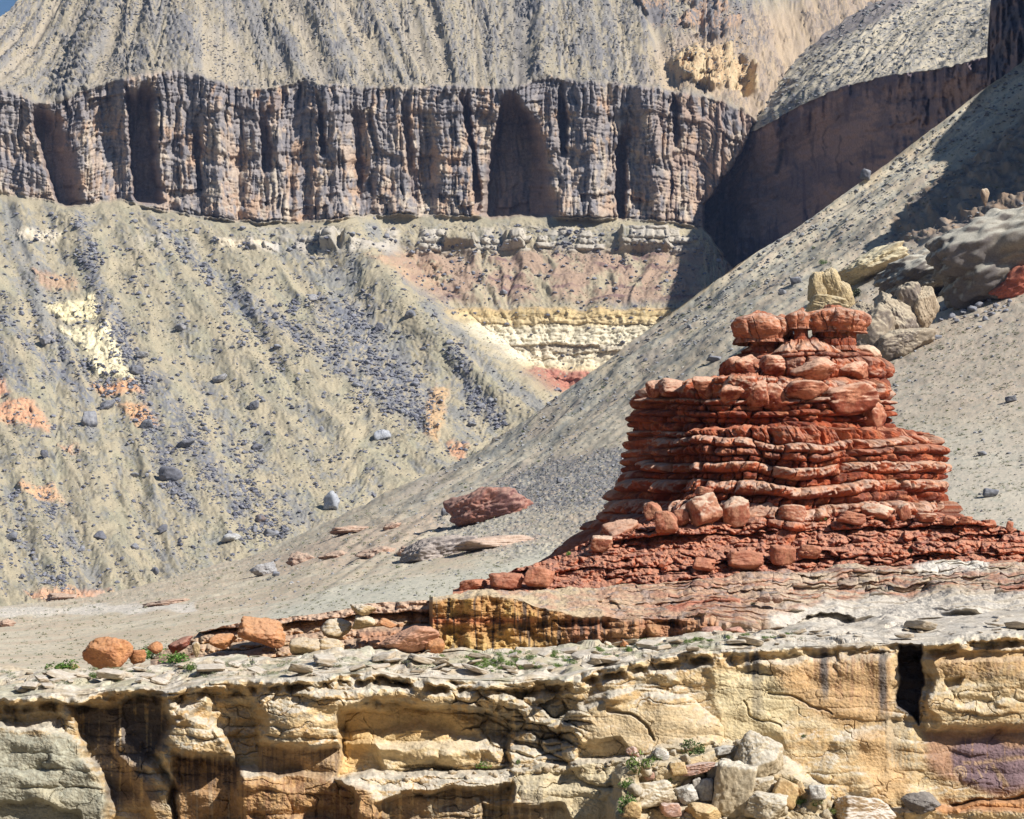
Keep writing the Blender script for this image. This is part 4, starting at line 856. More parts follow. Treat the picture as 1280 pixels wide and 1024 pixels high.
    nz = fb2(px / 60, py / 36, 2, 211) * .7 + fb2(px / 15, py / 10, 4, 212) * .10 * (.2 + rough)
    D += face * nz * (1 - .6 * smooth) + .045 * fb2(px / 4, py / 3, 3, 213) * (1 - .4 * smooth) - face * .28 * ss(.93, 1.02, rg2(wx / 60 + .2 * n2(px / 14, py / 14, 198), wy / 34, 1, 214)) * (1 - .5 * smooth) * ss(-.1, .2, n2(px / 70, py / 50, 197))
    # the lip of the rim: a thin broken slab over a shadow line
    lipn = ss(-.4, .2, n2(px / 22, 1, 215)) * (1 - .7 * ss(880, 900, px) * (1 - ss(1140, 1150, px)))
    D += lipn * (1.1 * (1 - ss(6, 9, de + 2 * n2(px / 12, 2, 216))) - 1.0 * ss(8, 10, de) * (1 - ss(14, 22, de))) * ss(-5, 0, de)
    D = D * face + (1 - face) * 0
    Y = Y - D
    P = at(px, py, Y)
    # the bench: low broken slabs
    X = P[..., 0]; Yd = P[..., 1]
    f1, f2, rv = vor2(X / 1.7 + .4 * n2(X / 1.2, Yd / 2, 217), Yd / 3.2, 218)
    bh = .5 * (rv - .3) * ss(.0, .3, f2) * ss(-.3, .2, n2(X / 5, Yd / 7, 219)) + .45 * fb2(X / 6, Yd / 8, 3, 220) + .03 * fb2(X / .6, Yd / 1.6, 2, 221)
    P[..., 2] += np.where(de < 0, bh * ss(0, .2, tb) * (1 - .6 * ss(1100, 1180, px)), 0)
    N = face_cam(P, normals(P))
    # ---- stone colours, varnish streaks, stains, shade in the left recess
    g = fb2(px / 40, py / 26, 4, 222); g2 = fb2(px / 7, py / 5, 3, 223); st = fb2(px / 5, py / 90, 3, 224); lay = fb2(px / 80, py / 7, 3, 225)
    c = mixc(C(.55, .40, .215), C(.48, .32, .155), ss(-.4, .4, g + .3 * g2))
    c = mixc(c, C(.58, .48, .31), ss(.0, .5, lay + .3 * g2) * .6)
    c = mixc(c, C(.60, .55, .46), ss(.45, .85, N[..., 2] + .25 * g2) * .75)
    c = mixc(c, C(.30, .275, .22), .6 * ss(.15, .5, fb2(px / 13, py / 10, 4, 226) + .2 * g) * (1 - smooth * .7))
    def S(col, pts, k=1., soft=5., streak=0.):
        nonlocal c
        m = poly(wx, wy, pts, soft) * k
        if streak: m = m * ss(.35 - streak, .75 - streak, st + .35 * g2 + .35)
        c = mixc(c, col, m)
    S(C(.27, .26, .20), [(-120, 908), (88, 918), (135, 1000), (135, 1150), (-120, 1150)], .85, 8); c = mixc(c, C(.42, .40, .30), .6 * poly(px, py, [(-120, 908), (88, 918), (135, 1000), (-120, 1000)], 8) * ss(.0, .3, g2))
    S(C(.46, .40, .27), [(40, 985), (70, 985), (85, 1012), (50, 1010)], .7); S(C(.12, .105, .105), [(95, 890), (205, 870), (212, 930), (180, 960), (205, 1010), (140, 1010)], .85, 8, .6); S(C(.34, .21, .10), [(140, 930), (170, 960), (205, 1010), (190, 1060), (150, 1000)], .5, 6)  # near-black in the left recess: its shade put into the colour
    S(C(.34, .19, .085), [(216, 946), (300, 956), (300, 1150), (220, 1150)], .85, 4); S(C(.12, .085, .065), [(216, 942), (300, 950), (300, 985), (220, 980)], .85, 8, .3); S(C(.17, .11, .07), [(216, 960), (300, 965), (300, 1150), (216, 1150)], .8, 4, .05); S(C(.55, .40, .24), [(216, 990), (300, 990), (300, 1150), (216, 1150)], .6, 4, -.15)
    S(C(.36, .225, .11), [(324, 934), (424, 936), (424, 970), (322, 970)], .75, 4); S(C(.17, .12, .085), [(324, 934), (424, 936), (424, 968), (322, 970)], .6, 4, .1)
    S(C(.43, .24, .10), [(300, 976), (400, 968), (450, 985), (480, 1010), (480, 1150), (290, 1150)], .8, 6); S(C(.25, .13, .07), [(300, 976), (400, 968), (450, 985), (480, 1010), (480, 1150), (290, 1150)], .7, 6, .05)
    S(C(.62, .41, .18), [(424, 886), (520, 884), (620, 900), (560, 925), (470, 925), (440, 968), (426, 970)], .85, 6); S(C(.58, .44, .24), [(470, 915), (600, 925), (560, 960), (470, 965)], .5)
    S(C(.24, .17, .11), [(470, 996), (560, 986), (640, 986), (720, 1010), (720, 1150), (470, 1150)], .75, 6, .3); S(C(.52, .43, .27), [(640, 965), (790, 950), (790, 1150), (700, 1150), (690, 1010), (640, 990)], .8, 7)
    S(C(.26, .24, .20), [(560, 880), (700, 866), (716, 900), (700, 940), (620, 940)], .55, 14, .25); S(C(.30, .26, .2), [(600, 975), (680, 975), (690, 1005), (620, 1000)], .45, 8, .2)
    S(C(.50, .385, .235), [(722, 890), (880, 880), (900, 930), (740, 945)], .6, 10); S(C(.60, .50, .30), [(884, 840), (960, 836), (1000, 880), (960, 940), (900, 920)], .7, 12)
    S(C(.50, .31, .15), [(960, 835), (1116, 818), (1116, 900), (1040, 905), (980, 860)], .75, 12); S(C(.34, .19, .11), [(1010, 822), (1110, 818), (1112, 885), (1060, 880), (1020, 850)], .6, 8, .1)
    for (sx, y0, y1, wd, kk) in ((934, 818, 845, 3.5, .9), (945, 818, 850, 5, .9), (946, 845, 905, 6, .45), (1030, 812, 880, 5, .85), (1103, 815, 905, 5, .85), (1060, 815, 845, 3, .3), (1240, 800, 830, 3, .5), (880, 822, 845, 3, .35), (1240, 830, 850, 3, .3)):
        m = seg(px + 1.4 * n2(px / 6, py / 16, 227), py, [(sx, y0), (sx + 1, y1)], wd, wd) * (1 - ss(y1 - .35 * (y1 - y0), y1 + 4, py + 8 * n2(px / 2.5, 3, 228))); c = mixc(c, C(.115, .105, .10), kk * m)
    S(C(.55, .35, .17), [(1065, 915), (1118, 910), (1140, 1000), (1090, 995)], .75, 8); S(C(.36, .30, .21), [(1105, 895), (1156, 900), (1150, 965), (1110, 960)], .6, 6, .3)
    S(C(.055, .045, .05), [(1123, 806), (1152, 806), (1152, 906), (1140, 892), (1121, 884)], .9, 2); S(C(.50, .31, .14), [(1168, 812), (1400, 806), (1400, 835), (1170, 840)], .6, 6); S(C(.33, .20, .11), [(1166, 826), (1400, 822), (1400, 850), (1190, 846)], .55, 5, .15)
    S(C(.56, .43, .25), [(1170, 850), (1400, 850), (1400, 910), (1180, 900)], .5, 8, .2)
    S(C(.34, .18, .12), [(1156, 915), (1400, 905), (1400, 990), (1240, 995), (1160, 965)], .75, 7); 
    S(C(.175, .12, .135), [(1186, 940), (1205, 922), (1240, 920), (1256, 938), (1400, 915), (1400, 985), (1290, 985), (1225, 990), (1196, 975)], .9, 5, .8); S(C(.46, .30, .17), [(1205, 950), (1290, 944), (1290, 948), (1208, 955)], .7, 2, .4); S(C(.48, .32, .18), [(1236, 955), (1242, 955), (1262, 982), (1254, 984)], .7, 2)
    S(C(.44, .20, .075), [(1150, 1010), (1240, 998), (1400, 985), (1400, 1005), (1290, 1016), (1180, 1016)], .85, 3)
    rr = np.hypot(px - 1200, py - 966); aa = np.arctan2(py - 966, px - 1200) / (2 * np.pi)
    c = mixc(c, C(.52, .36, .22), .8 * (rr < 9) * ss(.12, .2, .5 - np.abs(((rr / 3.6 - aa) % 1) - .5)))      # pecked spiral on the varnish
    for q in ([(1222, 962), (1228, 972)], [(1234, 958), (1232, 966)], [(1246, 968), (1250, 976)], [(1216, 974), (1222, 980)]): c = mixc(c, C(.48, .33, .2), .7 * seg(px, py, q, 1.0, 1.2))
    bt = (de < 0)
    cb = mixc(C(.60, .53, .43), C(.49, .40, .28), ss(-.3, .4, fb2(X / 1.5, Yd / 3, 4, 229))); cb = mixc(cb, C(.36, .35, .24), .6 * ss(.0, .4, fb2(X / 3, Yd / 5, 3, 230)) * (1 - ss(900, 1050, px)))
    cb = mixc(cb, C(.56, .51, .44), .6 * ss(880, 1020, px)); cb = mixc(cb, C(.25, .2, .16), .5 * ss(.3, .6, fb2(X / .5, Yd / 1.2, 3, 231)))
    c = mixc(c, cb, (1 - ss(-1, 4, de)) * .9)
    c = mixc(c, C(.40, .32, .2), rub * .6)
    # the rim falls away behind the bench
    bk = np.stack([P[0] + np.array((0, dd, zz)) for dd, zz in ((26, -14), (12, -9), (5, -4.5), (1.5, -1))])
    P = np.concatenate([bk, P], 0); c = np.concatenate([np.repeat(c[:1], 4, 0), c], 0)
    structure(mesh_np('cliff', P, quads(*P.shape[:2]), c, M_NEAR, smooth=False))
    return Sheet(P)
S_N = near_cliff()

# ------------------------------------------------------------------ second ledge, the pale slabs behind the rim and the ground under the pinnacle
def upper_ledge():
    x = np.concatenate([np.arange(541, 1300, .95), np.arange(1300, 1660, 2.2)]); n = len(x)
    bt = crv([(541, 822), (700, 818), (830, 808), (900, 801), (1000, 795), (1100, 790), (1280, 772), (1400, 764)])(x) + 4
    br = crv([(541, 752), (560, 748), (610, 746), (650, 752), (690, 762), (720, 772), (790, 776), (840, 772), (880, 776), (905, 782), (950, 786), (1000, 790), (1060, 788), (1100, 784), (1280, 768), (1400, 760)])(x)
    brs = np.convolve(np.pad(br, 15, 'edge'), np.ones(31) / 31, 'valid'); br = br + 1.0 * n2(x / 8, 0, 240)
    tp = crv([(541, 745), (560, 741), (620, 738), (700, 736), (830, 728), (900, 722), (1000, 713), (1100, 706), (1200, 700), (1280, 704), (1400, 712)])(x)
    nt_, nf = 210, 100
    py = np.concatenate([tp + (br - tp) * np.linspace(0, 1, nt_, endpoint=False)[:, None], br + (bt - br) * np.linspace(0, 1, nf)[:, None]], 0); px = np.broadcast_to(x, py.shape).copy()
    tt = np.clip((brs - py) / np.maximum(brs - tp, 2), 0, 1)
    Yb = crv([(541, 160.5), (700, 161), (900, 160), (1400, 160)])(px)
    kst = 8.0; tw = tt * kst + 1.6 * n2(px / 150, tt * 2, 236) + .5 * n2(px / 50, tt * 4, 235) + .1 * n2(px / 16, tt * 8, 234)
    stair = (np.floor(tw) + ss(.25, 1.0, tw - np.floor(tw)) ** 1.4) / kst
    wst = 1. * ss(0, .06, tt) * (1 - ss(.92, 1, tt)) * ss(640, 860, px) * ss(-.6, .0, n2(px / 110, tt * 3, 233) + .6 * ss(.3, .5, tt)) 
    tt2 = np.clip(lerp(tt, stair, wst), 0, 1)
    Y = np.where(py < br, Yb + (crv([(541, 170), (600, 176), (700, 180), (1400, 186)])(px) - Yb) * tt2, Yb - 0)
    de = py - br
    fc = ss(-1.5, 3, de)
    wx = px + 5 * n2(px / 26, py / 20, 241) + 2 * fb2(px / 8, py / 8, 2, 242); wy = py + 3 * n2(px / 30, py / 16, 243) + 1.2 * fb2(px / 9, py / 6, 2, 244)
    D = fc * (.55 * fb2(px / 30, py / 22, 3, 245) + .3 * rg2(px / 16, py / 40, 2, 246) - .5 * ss(10, 24, de) * (1 - ss(900, 940, px)) + .8 * ss(50, 70, de))
    D += .7 * fb2(px / 40, py / 24, 3, 247) * fc
    p, r, k, v, fu = blocks(wx, wy + .07 * (px - 900) + 4 * n2(px / 70, py / 22, 248), [600, 700, 716, 724, 731, 736, 742, 747, 753, 762, 768, 776, 790, 840], [60, 44, 90, 34, 60, 26, 80, 30, 70, 40, 90, 50, 60], 249, 5, 3, .6)
    rt = ss(690, 860, px)
    D += (rt * (1 - ss(748, 766, py + .05 * (px - 900))) + .45) * (.75 * (p - .6) * (.4 + r) + .8 * (r - .5)) * .8
    slab = poly(wx, wy, [(960, 765), (1100, 745), (1400, 735), (1400, 775), (1050, 792), (960, 786)], 5)
    D = D * (1 - .7 * slab)
    D -= 2.6 * poly(wx, wy, [(985, 783), (1010, 770), (1050, 767), (1068, 774), (1060, 781), (1020, 786)], 1.8) + 1.2 * poly(wx, wy, [(1070, 787), (1100, 784), (1102, 790), (1072, 792)], 1.5)
    D -= 1.2 * poly(wx, wy, [(750, 752), (762, 744), (774, 760), (766, 768), (752, 764)], 1.6) + .9 * poly(wx, wy, [(690, 776), (820, 770), (880, 774), (880, 782), (700, 786)], 2.)
    D += 1.0 * poly(wx, wy, [(846, 770), (884, 770), (884, 800), (850, 804)], 3) + .5 * poly(wx, wy, [(760, 776), (800, 776), (790, 812), (762, 812)], 4)
    D += .12 * fb2(px / 5, py / 3, 3, 250) * fc
    P = at(px, py, Y - D * np.where(fc > .3, 1, .8))
    X = P[..., 0]; Yd = P[..., 1]
    P[..., 2] += (1 - fc) * (.4 * fb2(X / 5, Yd / 9, 4, 239) + .08 * fb2(X / .6, Yd / 1.2, 3, 238))
    N = face_cam(P, normals(P))
    g = fb2(X / 3, Yd / 7, 4, 251); g2 = fb2(X / .5, P[..., 2] / .3 + Yd / 3, 3, 252); st = fb2(px / 5.5, py / 60, 3, 253)
    top = mixc(C(.45, .285, .19), C(.50, .39, .25), ss(-.3, .4, g + .9 * (1 - ss(560, 640, px)))); top = mixc(top, C(.42, .20, .14), rt * .55 * ss(-.2, .4, g + .4 * g2) * (1 - ss(960, 1060, px)))
    top = mixc(top, C(.46, .37, .27), ss(900, 1010, px + 30 * g) * .8); top = mixc(top, C(.40, .20, .13), .8 * ss(.0, .35, fb2(px / 60, py / 4, 3, 254)) * ss(700, 850, px) * (1 - slab)); top = mixc(top, C(.22, .16, .14), .6 * ss(.25, .5, fb2(px / 50, py / 3, 3, 256)) * ss(700, 850, px))
    top = mixc(top, C(.30, .26, .24), .5 * ss(.2, .5, fb2(px / 16, py / 4, 3, 255)))
    top = mixc(top, C(.56, .52, .45), slab * .7); top = mixc(top, C(.64, .60, .52), .8 * poly(wx, wy, [(1140, 704), (1240, 700), (1236, 714), (1150, 714)], 3))
    fcx = mixc(C(.50, .32, .115), C(.42, .23, .095), ss(-.3, .3, g)); fcx = mixc(fcx, C(.36, .12, .06), .8 * np.exp(-((py - 776 + .0 * px) / 5.0) ** 2) * (1 - ss(650, 690, px)))
    fcx = mixc(fcx, C(.33, .15, .11), ss(690, 720, px) * .6); fcx = mixc(fcx, C(.50, .36, .15), .6 * ss(786, 812, py) * (1 - ss(690, 720, px)))
    fcx = mixc(fcx, C(.07, .055, .05), .85 * ss(.05, .4, st + .3 * g + .25 * poly(px, py, [(650, 745), (690, 745), (700, 815), (650, 815)], 10) + .2 * poly(px, py, [(690, 775), (780, 775), (760, 806), (700, 806)], 10) - .24))
    fcx = mixc(fcx, C(.50, .42, .33), ss(890, 920, px) * .8)
    c = mixc(top, fcx, fc * (1 - .0 * px))
    c = mixc(c, C(.44, .17, .105), .8 * poly(wx, wy, [(830, 757), (926, 745), (926, 752), (840, 764)], 2) + .7 * poly(wx, wy, [(1240, 730), (1400, 722), (1400, 732), (1250, 738)], 2))
    # runs back under the pinnacle and drops to the plain behind it
    bk = np.stack([P[0] + np.array((0, dd, zz)) for dd, zz in ((110, -14), (80, -10), (60, -3), (40, -1), (20, -.6), (8, -.3), (2, 0))])
    P = np.concatenate([bk, P], 0); c = np.concatenate([np.repeat(c[:1], 7, 0), c], 0)
    # left end runs back as a wall
    e = P[:, :1].copy(); e2 = e.copy(); e[:, :, 1] += 7; e[:, :, 0] -= .6; e2[:, :, 1] += 30
    P = np.concatenate([e2, e, P], 1); c = np.concatenate([c[:, :1], c[:, :1], c], 1)
    structure(mesh_np('sandstone_ledge', P, quads(*P.shape[:2]), c, M_NEAR, smooth=False))
    return Sheet(P)
S_L = upper_ledge()

def red_ledge():
    x = np.arange(188, 560, .95); n = len(x)
    bt = crv([(188, 840), (250, 834), (400, 824), (560, 820)])(x) + 5
    tp = crv([(188, 824), (205, 812), (220, 806), (250, 790), (300, 778), (360, 772), (430, 762), (460, 754), (545, 750), (560, 750)])(x) + 1.2 * n2(x / 9, 0, 260)
    rows = 120
    v = np.linspace(0, 1, rows)[:, None]; py = tp + (bt - tp) * v; px = np.broadcast_to(x, py.shape).copy()
    Y = 170 - 8 * v
    wx = px + 4 * n2(px / 14, py / 12, 261); wy = py - np.interp(px, [188, 250, 360, 460, 560], [26, 18, 6, -4, -8]) + 3 * n2(px / 30, py / 20, 262)
    p, r, k, vv, fu = blocks(wx, wy, [700, 740, 772, 788, 800, 815, 830, 870], [120, 90, 60, 40, 34, 30, 40], 263, 5, 3, .5)
    D = .9 * (p - .5) * (.4 + r) + 1.1 * (r - .5) + np.array([0, .9, -1.6, .2, .9, .3, .2])[k] + .5 * fb2(px / 16, py / 10, 4, 264) + .1 * fb2(px / 4, py / 3, 2, 265)
    D += 1.2 * poly(wx, py, [(446, 790), (545, 782), (562, 800), (560, 822), (450, 822)], 4)
    P = at(px, py, Y - D); N = face_cam(P, normals(P))
    g = fb2(px / 24, py / 10, 4, 266); g2 = fb2(px / 6, py / 4, 3, 267)
    c = mixc(C(.45, .30, .155), C(.38, .20, .10), ss(-.3, .3, g + .4 * g2)); c = mixc(c, C(.50, .31, .215), (k <= 1) * .85)
    c = mixc(c, C(.52, .38, .27), .7 * ss(.3, .7, N[..., 2])); c = mixc(c, C(.46, .235, .14), .8 * poly(wx, py, [(446, 790), (545, 784), (562, 800), (556, 818), (460, 818)], 4)); c = mixc(c, C(.12, .08, .07), .6 * ss(.2, .5, fb2(px / 7, py / 5, 3, 268)))
    bk = np.stack([P[0] + np.array((0, dd, zz)) for dd, zz in ((40, -9), (16, -5), (8, -1), (2, 0))])
    P = np.concatenate([bk, P], 0); c = np.concatenate([np.repeat(c[:1], 4, 0), c], 0)
    structure(mesh_np('sandstone_ledge', P, quads(*P.shape[:2]), c, M_NEAR))
    return Sheet(P)
S_R = red_ledge()

# boulders along the rim bench
OR1 = dict(c1=C(.46, .215, .095), c2=C(.37, .16, .075), top=C(.52, .31, .18))
TB = dict(c1=C(.46, .33, .18), c2=C(.37, .26, .14), top=C(.58, .51, .41))
RB = [(135, 819, 62, 46, 160, 'big rounded orange-red boulder alone at the left end of the rim', OR1, 7, .3), (328, 790, 60, 36, 163, 'red boulder with flat grey cap sitting on the red ledge', OR1, 12, .6), (420, 786, 40, 26, 162, 'tan flat-topped boulder leaning below the stacked pair', TB, 9, .7),
      (455, 778, 30, 18, 161, 'lower tan block of the stacked pair on the ledge', TB, 8, .8), (453, 763, 34, 16, 161, 'upper grey-topped block of the stacked pair on the ledge', TB, 8, .9), (484, 779, 24, 11, 160.5, 'flat orange stone right of the stacked pair', OR1, 9, .5),
      (172, 822, 22, 20, 161, 'brown stone in the gap right of the big orange boulder', OR1, 10, .2), (194, 810, 20, 16, 162, 'reddish stone by the green shrub right of the big boulder', OR1, 10, .2), (226, 806, 32, 18, 163, 'dark red slab stone on the low end of the red ledge', dict(c1=RED2, c2=C(.2, .08, .06), top=C(.42, .25, .18)), 12, .6),
      (278, 802, 36, 20, 162.5, 'long brown stone left of the grey-capped red boulder', OR1, 12, .5), (246, 812, 10, 20, 161, 'thin upright pale stone on the red ledge', TB, 9, .8), (382, 808, 40, 24, 160, 'rounded tan stone bulging from the lower ledge', TB, 8, .5), (414, 810, 34, 24, 160, 'second rounded tan stone of the lower ledge, nearer the crack', TB, 8, .5),
      (512, 800, 78, 34, 160.4, 'broad salmon boulder with a smooth face under the stacked pair', dict(c1=C(.48, .26, .17), c2=C(.42, .20, .12), top=C(.52, .33, .23)), 9, .5), (544, 808, 24, 24, 159.5, 'cracked orange stone at the corner of the yellow wall', OR1, 11, .4),
      (92, 833, 16, 9, 158, 'small tan stone left of the big orange boulder', TB, 10, .5), (66, 836, 22, 8, 157, 'flat tan stone at the left end of the rim bench', TB, 10, .5), (760, 806, 10, 9, 157, 'small pale stone at the foot of the streaked wall', TB, 10, .9), (780, 804, 11, 10, 157, 'small tan pointed stone at the foot of the streaked wall', OR1, 10, .6),
      (890, 790, 28, 14, 158, 'pinkish stone lying before the reddish slabs', dict(c1=C(.45, .22, .15), c2=C(.36, .16, .11), top=C(.5, .34, .27)), 9, .5), (920, 790, 28, 13, 158, 'second pinkish stone before the reddish slabs, near the undercut slab', dict(c1=C(.45, .22, .15), c2=C(.36, .16, .11), top=C(.5, .34, .27)), 9, .5), (954, 747, 18, 13, 165, 'grey-pink boulder on the thin red ledges', PK, 9, .6), (972, 749, 14, 11, 165, 'small pink boulder beside the grey-pink one', PK, 9, .6)]
rng0 = np.random.RandomState(3)
for i, (x, y, ww, hh, Yv, lb, cc, pl, tk) in enumerate(RB):
    rock_at('boulder', lb, 'boulder', x, y, ww, hh, Yv, .8, 700 + i, 6 if ww > 50 else 5, pl + 6, 8., .11, .0, .02, rng0.uniform(-.25, .25), **dict(cc, tk=tk, mat=M_NEAR))
# the rubble slope: big named blocks first
WB = dict(c1=C(.50, .41, .28), c2=C(.42, .33, .21), top=C(.60, .55, .46)); YB_ = dict(c1=C(.52, .36, .17), c2=C(.44, .28, .13), top=C(.56, .43, .26)); GRB = dict(c1=C(.46, .42, .36), c2=C(.38, .34, .29), top=C(.60, .57, .50)); PB_ = dict(c1=C(.50, .29, .2), c2=C(.40, .24, .18), top=C(.57, .46, .4))
RU = [(948, 945, 64, 64, -.55, 'large egg-shaped boulder with shaded left side on top of the rubble', WB, 6, 7., 0), (917, 988, 54, 74, .25, 'tall pale slab boulder standing beside the egg-shaped boulder', WB, 7, 10., .1), (815, 994, 56, 36, -.12, 'flat-topped pale boulder with shaded underside low on the rubble left', WB, 11, 18., .3), (812, 968, 15, 17, .2, 'small upright dark stone behind the flat-topped boulder', PB_, 9, 10., 0),
      (848, 962, 24, 20, .1, 'tan angular stone in the middle of the rubble', YB_, 11, 18., .2), (872, 960, 44, 14, -.2, 'flat pinkish slab lying above the white stones', PB_, 12, 20., .3), (895, 965, 26, 24, 0, 'pale stone wedged against the tall slab boulder', GRB, 11, 18., .3), (882, 988, 26, 34, .3, 'white angular stone left of the tall slab boulder', GRB, 10, 18., .3), (858, 993, 30, 24, -.1, 'white stone with dark underside next to the flat-topped boulder', GRB, 11, 18., .2), (872, 982, 13, 20, 0, 'narrow white stone among the white angular stones', GRB, 10, 18., .2),
      (955, 982, 30, 22, -.2, 'tan stone directly under the egg-shaped boulder', WB, 10, 16., .3), (982, 992, 36, 34, .6, 'ochre boulder tilted below the egg-shaped boulder', YB_, 8, 10., .1), (958, 1008, 56, 36, 0, 'buff block at the base of the rubble right of the tall slab', WB, 10, 14., .3), (880, 1016, 46, 24, .1, 'ochre rounded stone at the bottom centre of the rubble', YB_, 8, 9., 0), (1080, 1012, 76, 34, .08, 'broad white-topped boulder with brown left end at the cliff foot', dict(c1=C(.42, .30, .18), c2=C(.33, .22, .13), top=C(.66, .62, .55)), 11, 16., .3),
      (1152, 1004, 50, 28, 0, 'dark grey rounded boulder under the varnished wall', dict(c1=C(.19, .165, .15), c2=C(.14, .12, .11), top=C(.26, .23, .2)), 8, 9., 0), (1022, 990, 22, 22, -.3, 'grey-topped stone right of the ochre tilted boulder', GRB, 10, 16., .2), (1003, 990, 12, 28, -.5, 'thin leaning stone beside the ochre tilted boulder', YB_, 9, 14., .1), (792, 940, 20, 14, .2, 'dark stone at the upper left edge of the rubble', PB_, 10, 14., 0), (905, 938, 30, 12, -.2, 'pale slab among small stones at the top of the rubble', GRB, 12, 20., .4),
      (826, 943, 22, 14, .3, 'shaded grey stone below the smooth hump', GRB, 11, 18., .1), (790, 1012, 24, 22, 0, 'tan stone at the lower left corner of the rubble', YB_, 10, 16., .1), (838, 1012, 28, 18, .1, 'pinkish stone between the flat-topped boulder and the ochre rounded one', PB_, 10, 16., .1)]
for i, (x, y, ww, hh, rl, lb, cc, pl, sh_, bx) in enumerate(RU):
    Yv = float(S_N.put(x, min(y + hh * .3, 1100))[0][1])
    rock_at('boulder', lb, 'boulder', x, y, ww, hh, Yv - .1, .85, 760 + i, 6 if ww > 40 else 5, pl + 4, sh_ * 1.6, .10, bx * .5, .0, rl, tk=.7, mat=M_NEAR, **cc)
# ------------------------------------------------------------------ scattered stones and plants
rng = np.random.RandomState(11)
def basis(n):
    t = np.cross(n, (0.0, 1.0, 0.2)); t /= np.linalg.norm(t) + 1e-9; return t, np.cross(n, t)
STONE_V = [rock_shape(900 + i, 3, 12, 16., .13, 0) for i in range(8)]
def stone_proto(i, name, c1, c2, top, mat):
    V, T = STONE_V[i]
    me = mesh_np(name, V, T, rock_col(V, T, c1, c2, top, .5, i, 1.2, .3), mat, tri=True)
    return me
def sow(S, dens, n, box, smin, smax, power, seed):
    """random spots (photo column, row, size in photo pixels) thinned by a density function"""
    r = np.random.RandomState(seed); out = []
    while len(out) < n:
        x = r.uniform(box[0], box[2], 4000); y = r.uniform(box[1], box[3], 4000)
        k = r.rand(4000) < dens(x, y)
        for a, b in zip(x[k], y[k]):
            out.append((a, b, smin + (smax - smin) * r.rand() ** power))
            if len(out) >= n: break
    return out
def ctb(x): return np.interp(x, [0, 60, 80, 150, 200, 330, 400, 540, 660, 830, 880, 910], [240, 246, 258, 250, 263, 279, 276, 269, 269, 276, 286, 330]) + 6
def edgeB(x): return np.interp(x, [0, 120, 200, 330, 400, 480, 560, 650, 730, 800, 870, 920, 1000, 1080, 1180, 1280], [758, 745, 727, 690, 657, 622, 580, 526, 472, 423, 373, 333, 281, 226, 150, 76])
def dens_talus(x, y):
    x = np.asarray(x, np.float64); y = np.asarray(y, np.float64)
    d = .10 + 0 * x
    for pts, wd, k in (([(100, 270), (118, 350), (165, 450), (210, 590), (240, 640)], 14, .8), ([(420, 400), (470, 450), (520, 510)], 26, 1.), ([(380, 400), (440, 430), (500, 500)], 40, .5), ([(250, 560), (300, 600), (330, 660)], 40, .6), ([(30, 640), (60, 700)], 40, .5), ([(570, 440), (590, 490), (620, 525)], 12, .7), ([(220, 300), (320, 390), (470, 470)], 16, .4), ([(0, 380), (60, 430), (160, 500)], 22, .4), ([(300, 380), (330, 450)], 30, .3)):
        d = np.maximum(d, k * seg(x.astype(f32), y.astype(f32), pts, wd, wd * 1.3))
    d *= .35 + .9 * ss(-.2, .4, n2(x / 24, y / 20, 300))
    return d * (y > ctb(x) + 4) * (y < edgeB(x) - 3) * (1 - .8 * ss(560, 600, x) * ss(380, 390, y) * (1 - ss(480, 490, y)))
def set_on(ob, S, x, y, size, r, squash=(.6, .95), sink=.25):
    p, nrm = S.put(x, y); s = size / F * p[1] / 2
    ob.scale = (s * r.uniform(.8, 1.25), s * r.uniform(.7, 1.1), s * r.uniform(*squash))
    ob.location = (p + nrm * s * (.6 - sink)).tolist(); ob.rotation_euler = (r.uniform(-.3, .3), r.uniform(-.35, .35), r.uniform(0, 6.28))
    return p
def copies(protos, spots, S, label, cat, group, seed, squash=(.6, .95)):
    r = np.random.RandomState(seed)
    for i, (x, y, s) in enumerate(spots):
        o = protos[i % len(protos)]
        if i >= len(protos): o = o.copy(); COL.objects.link(o)
        set_on(o, S, x, y, s, r, squash); tag(o, label, cat, group)
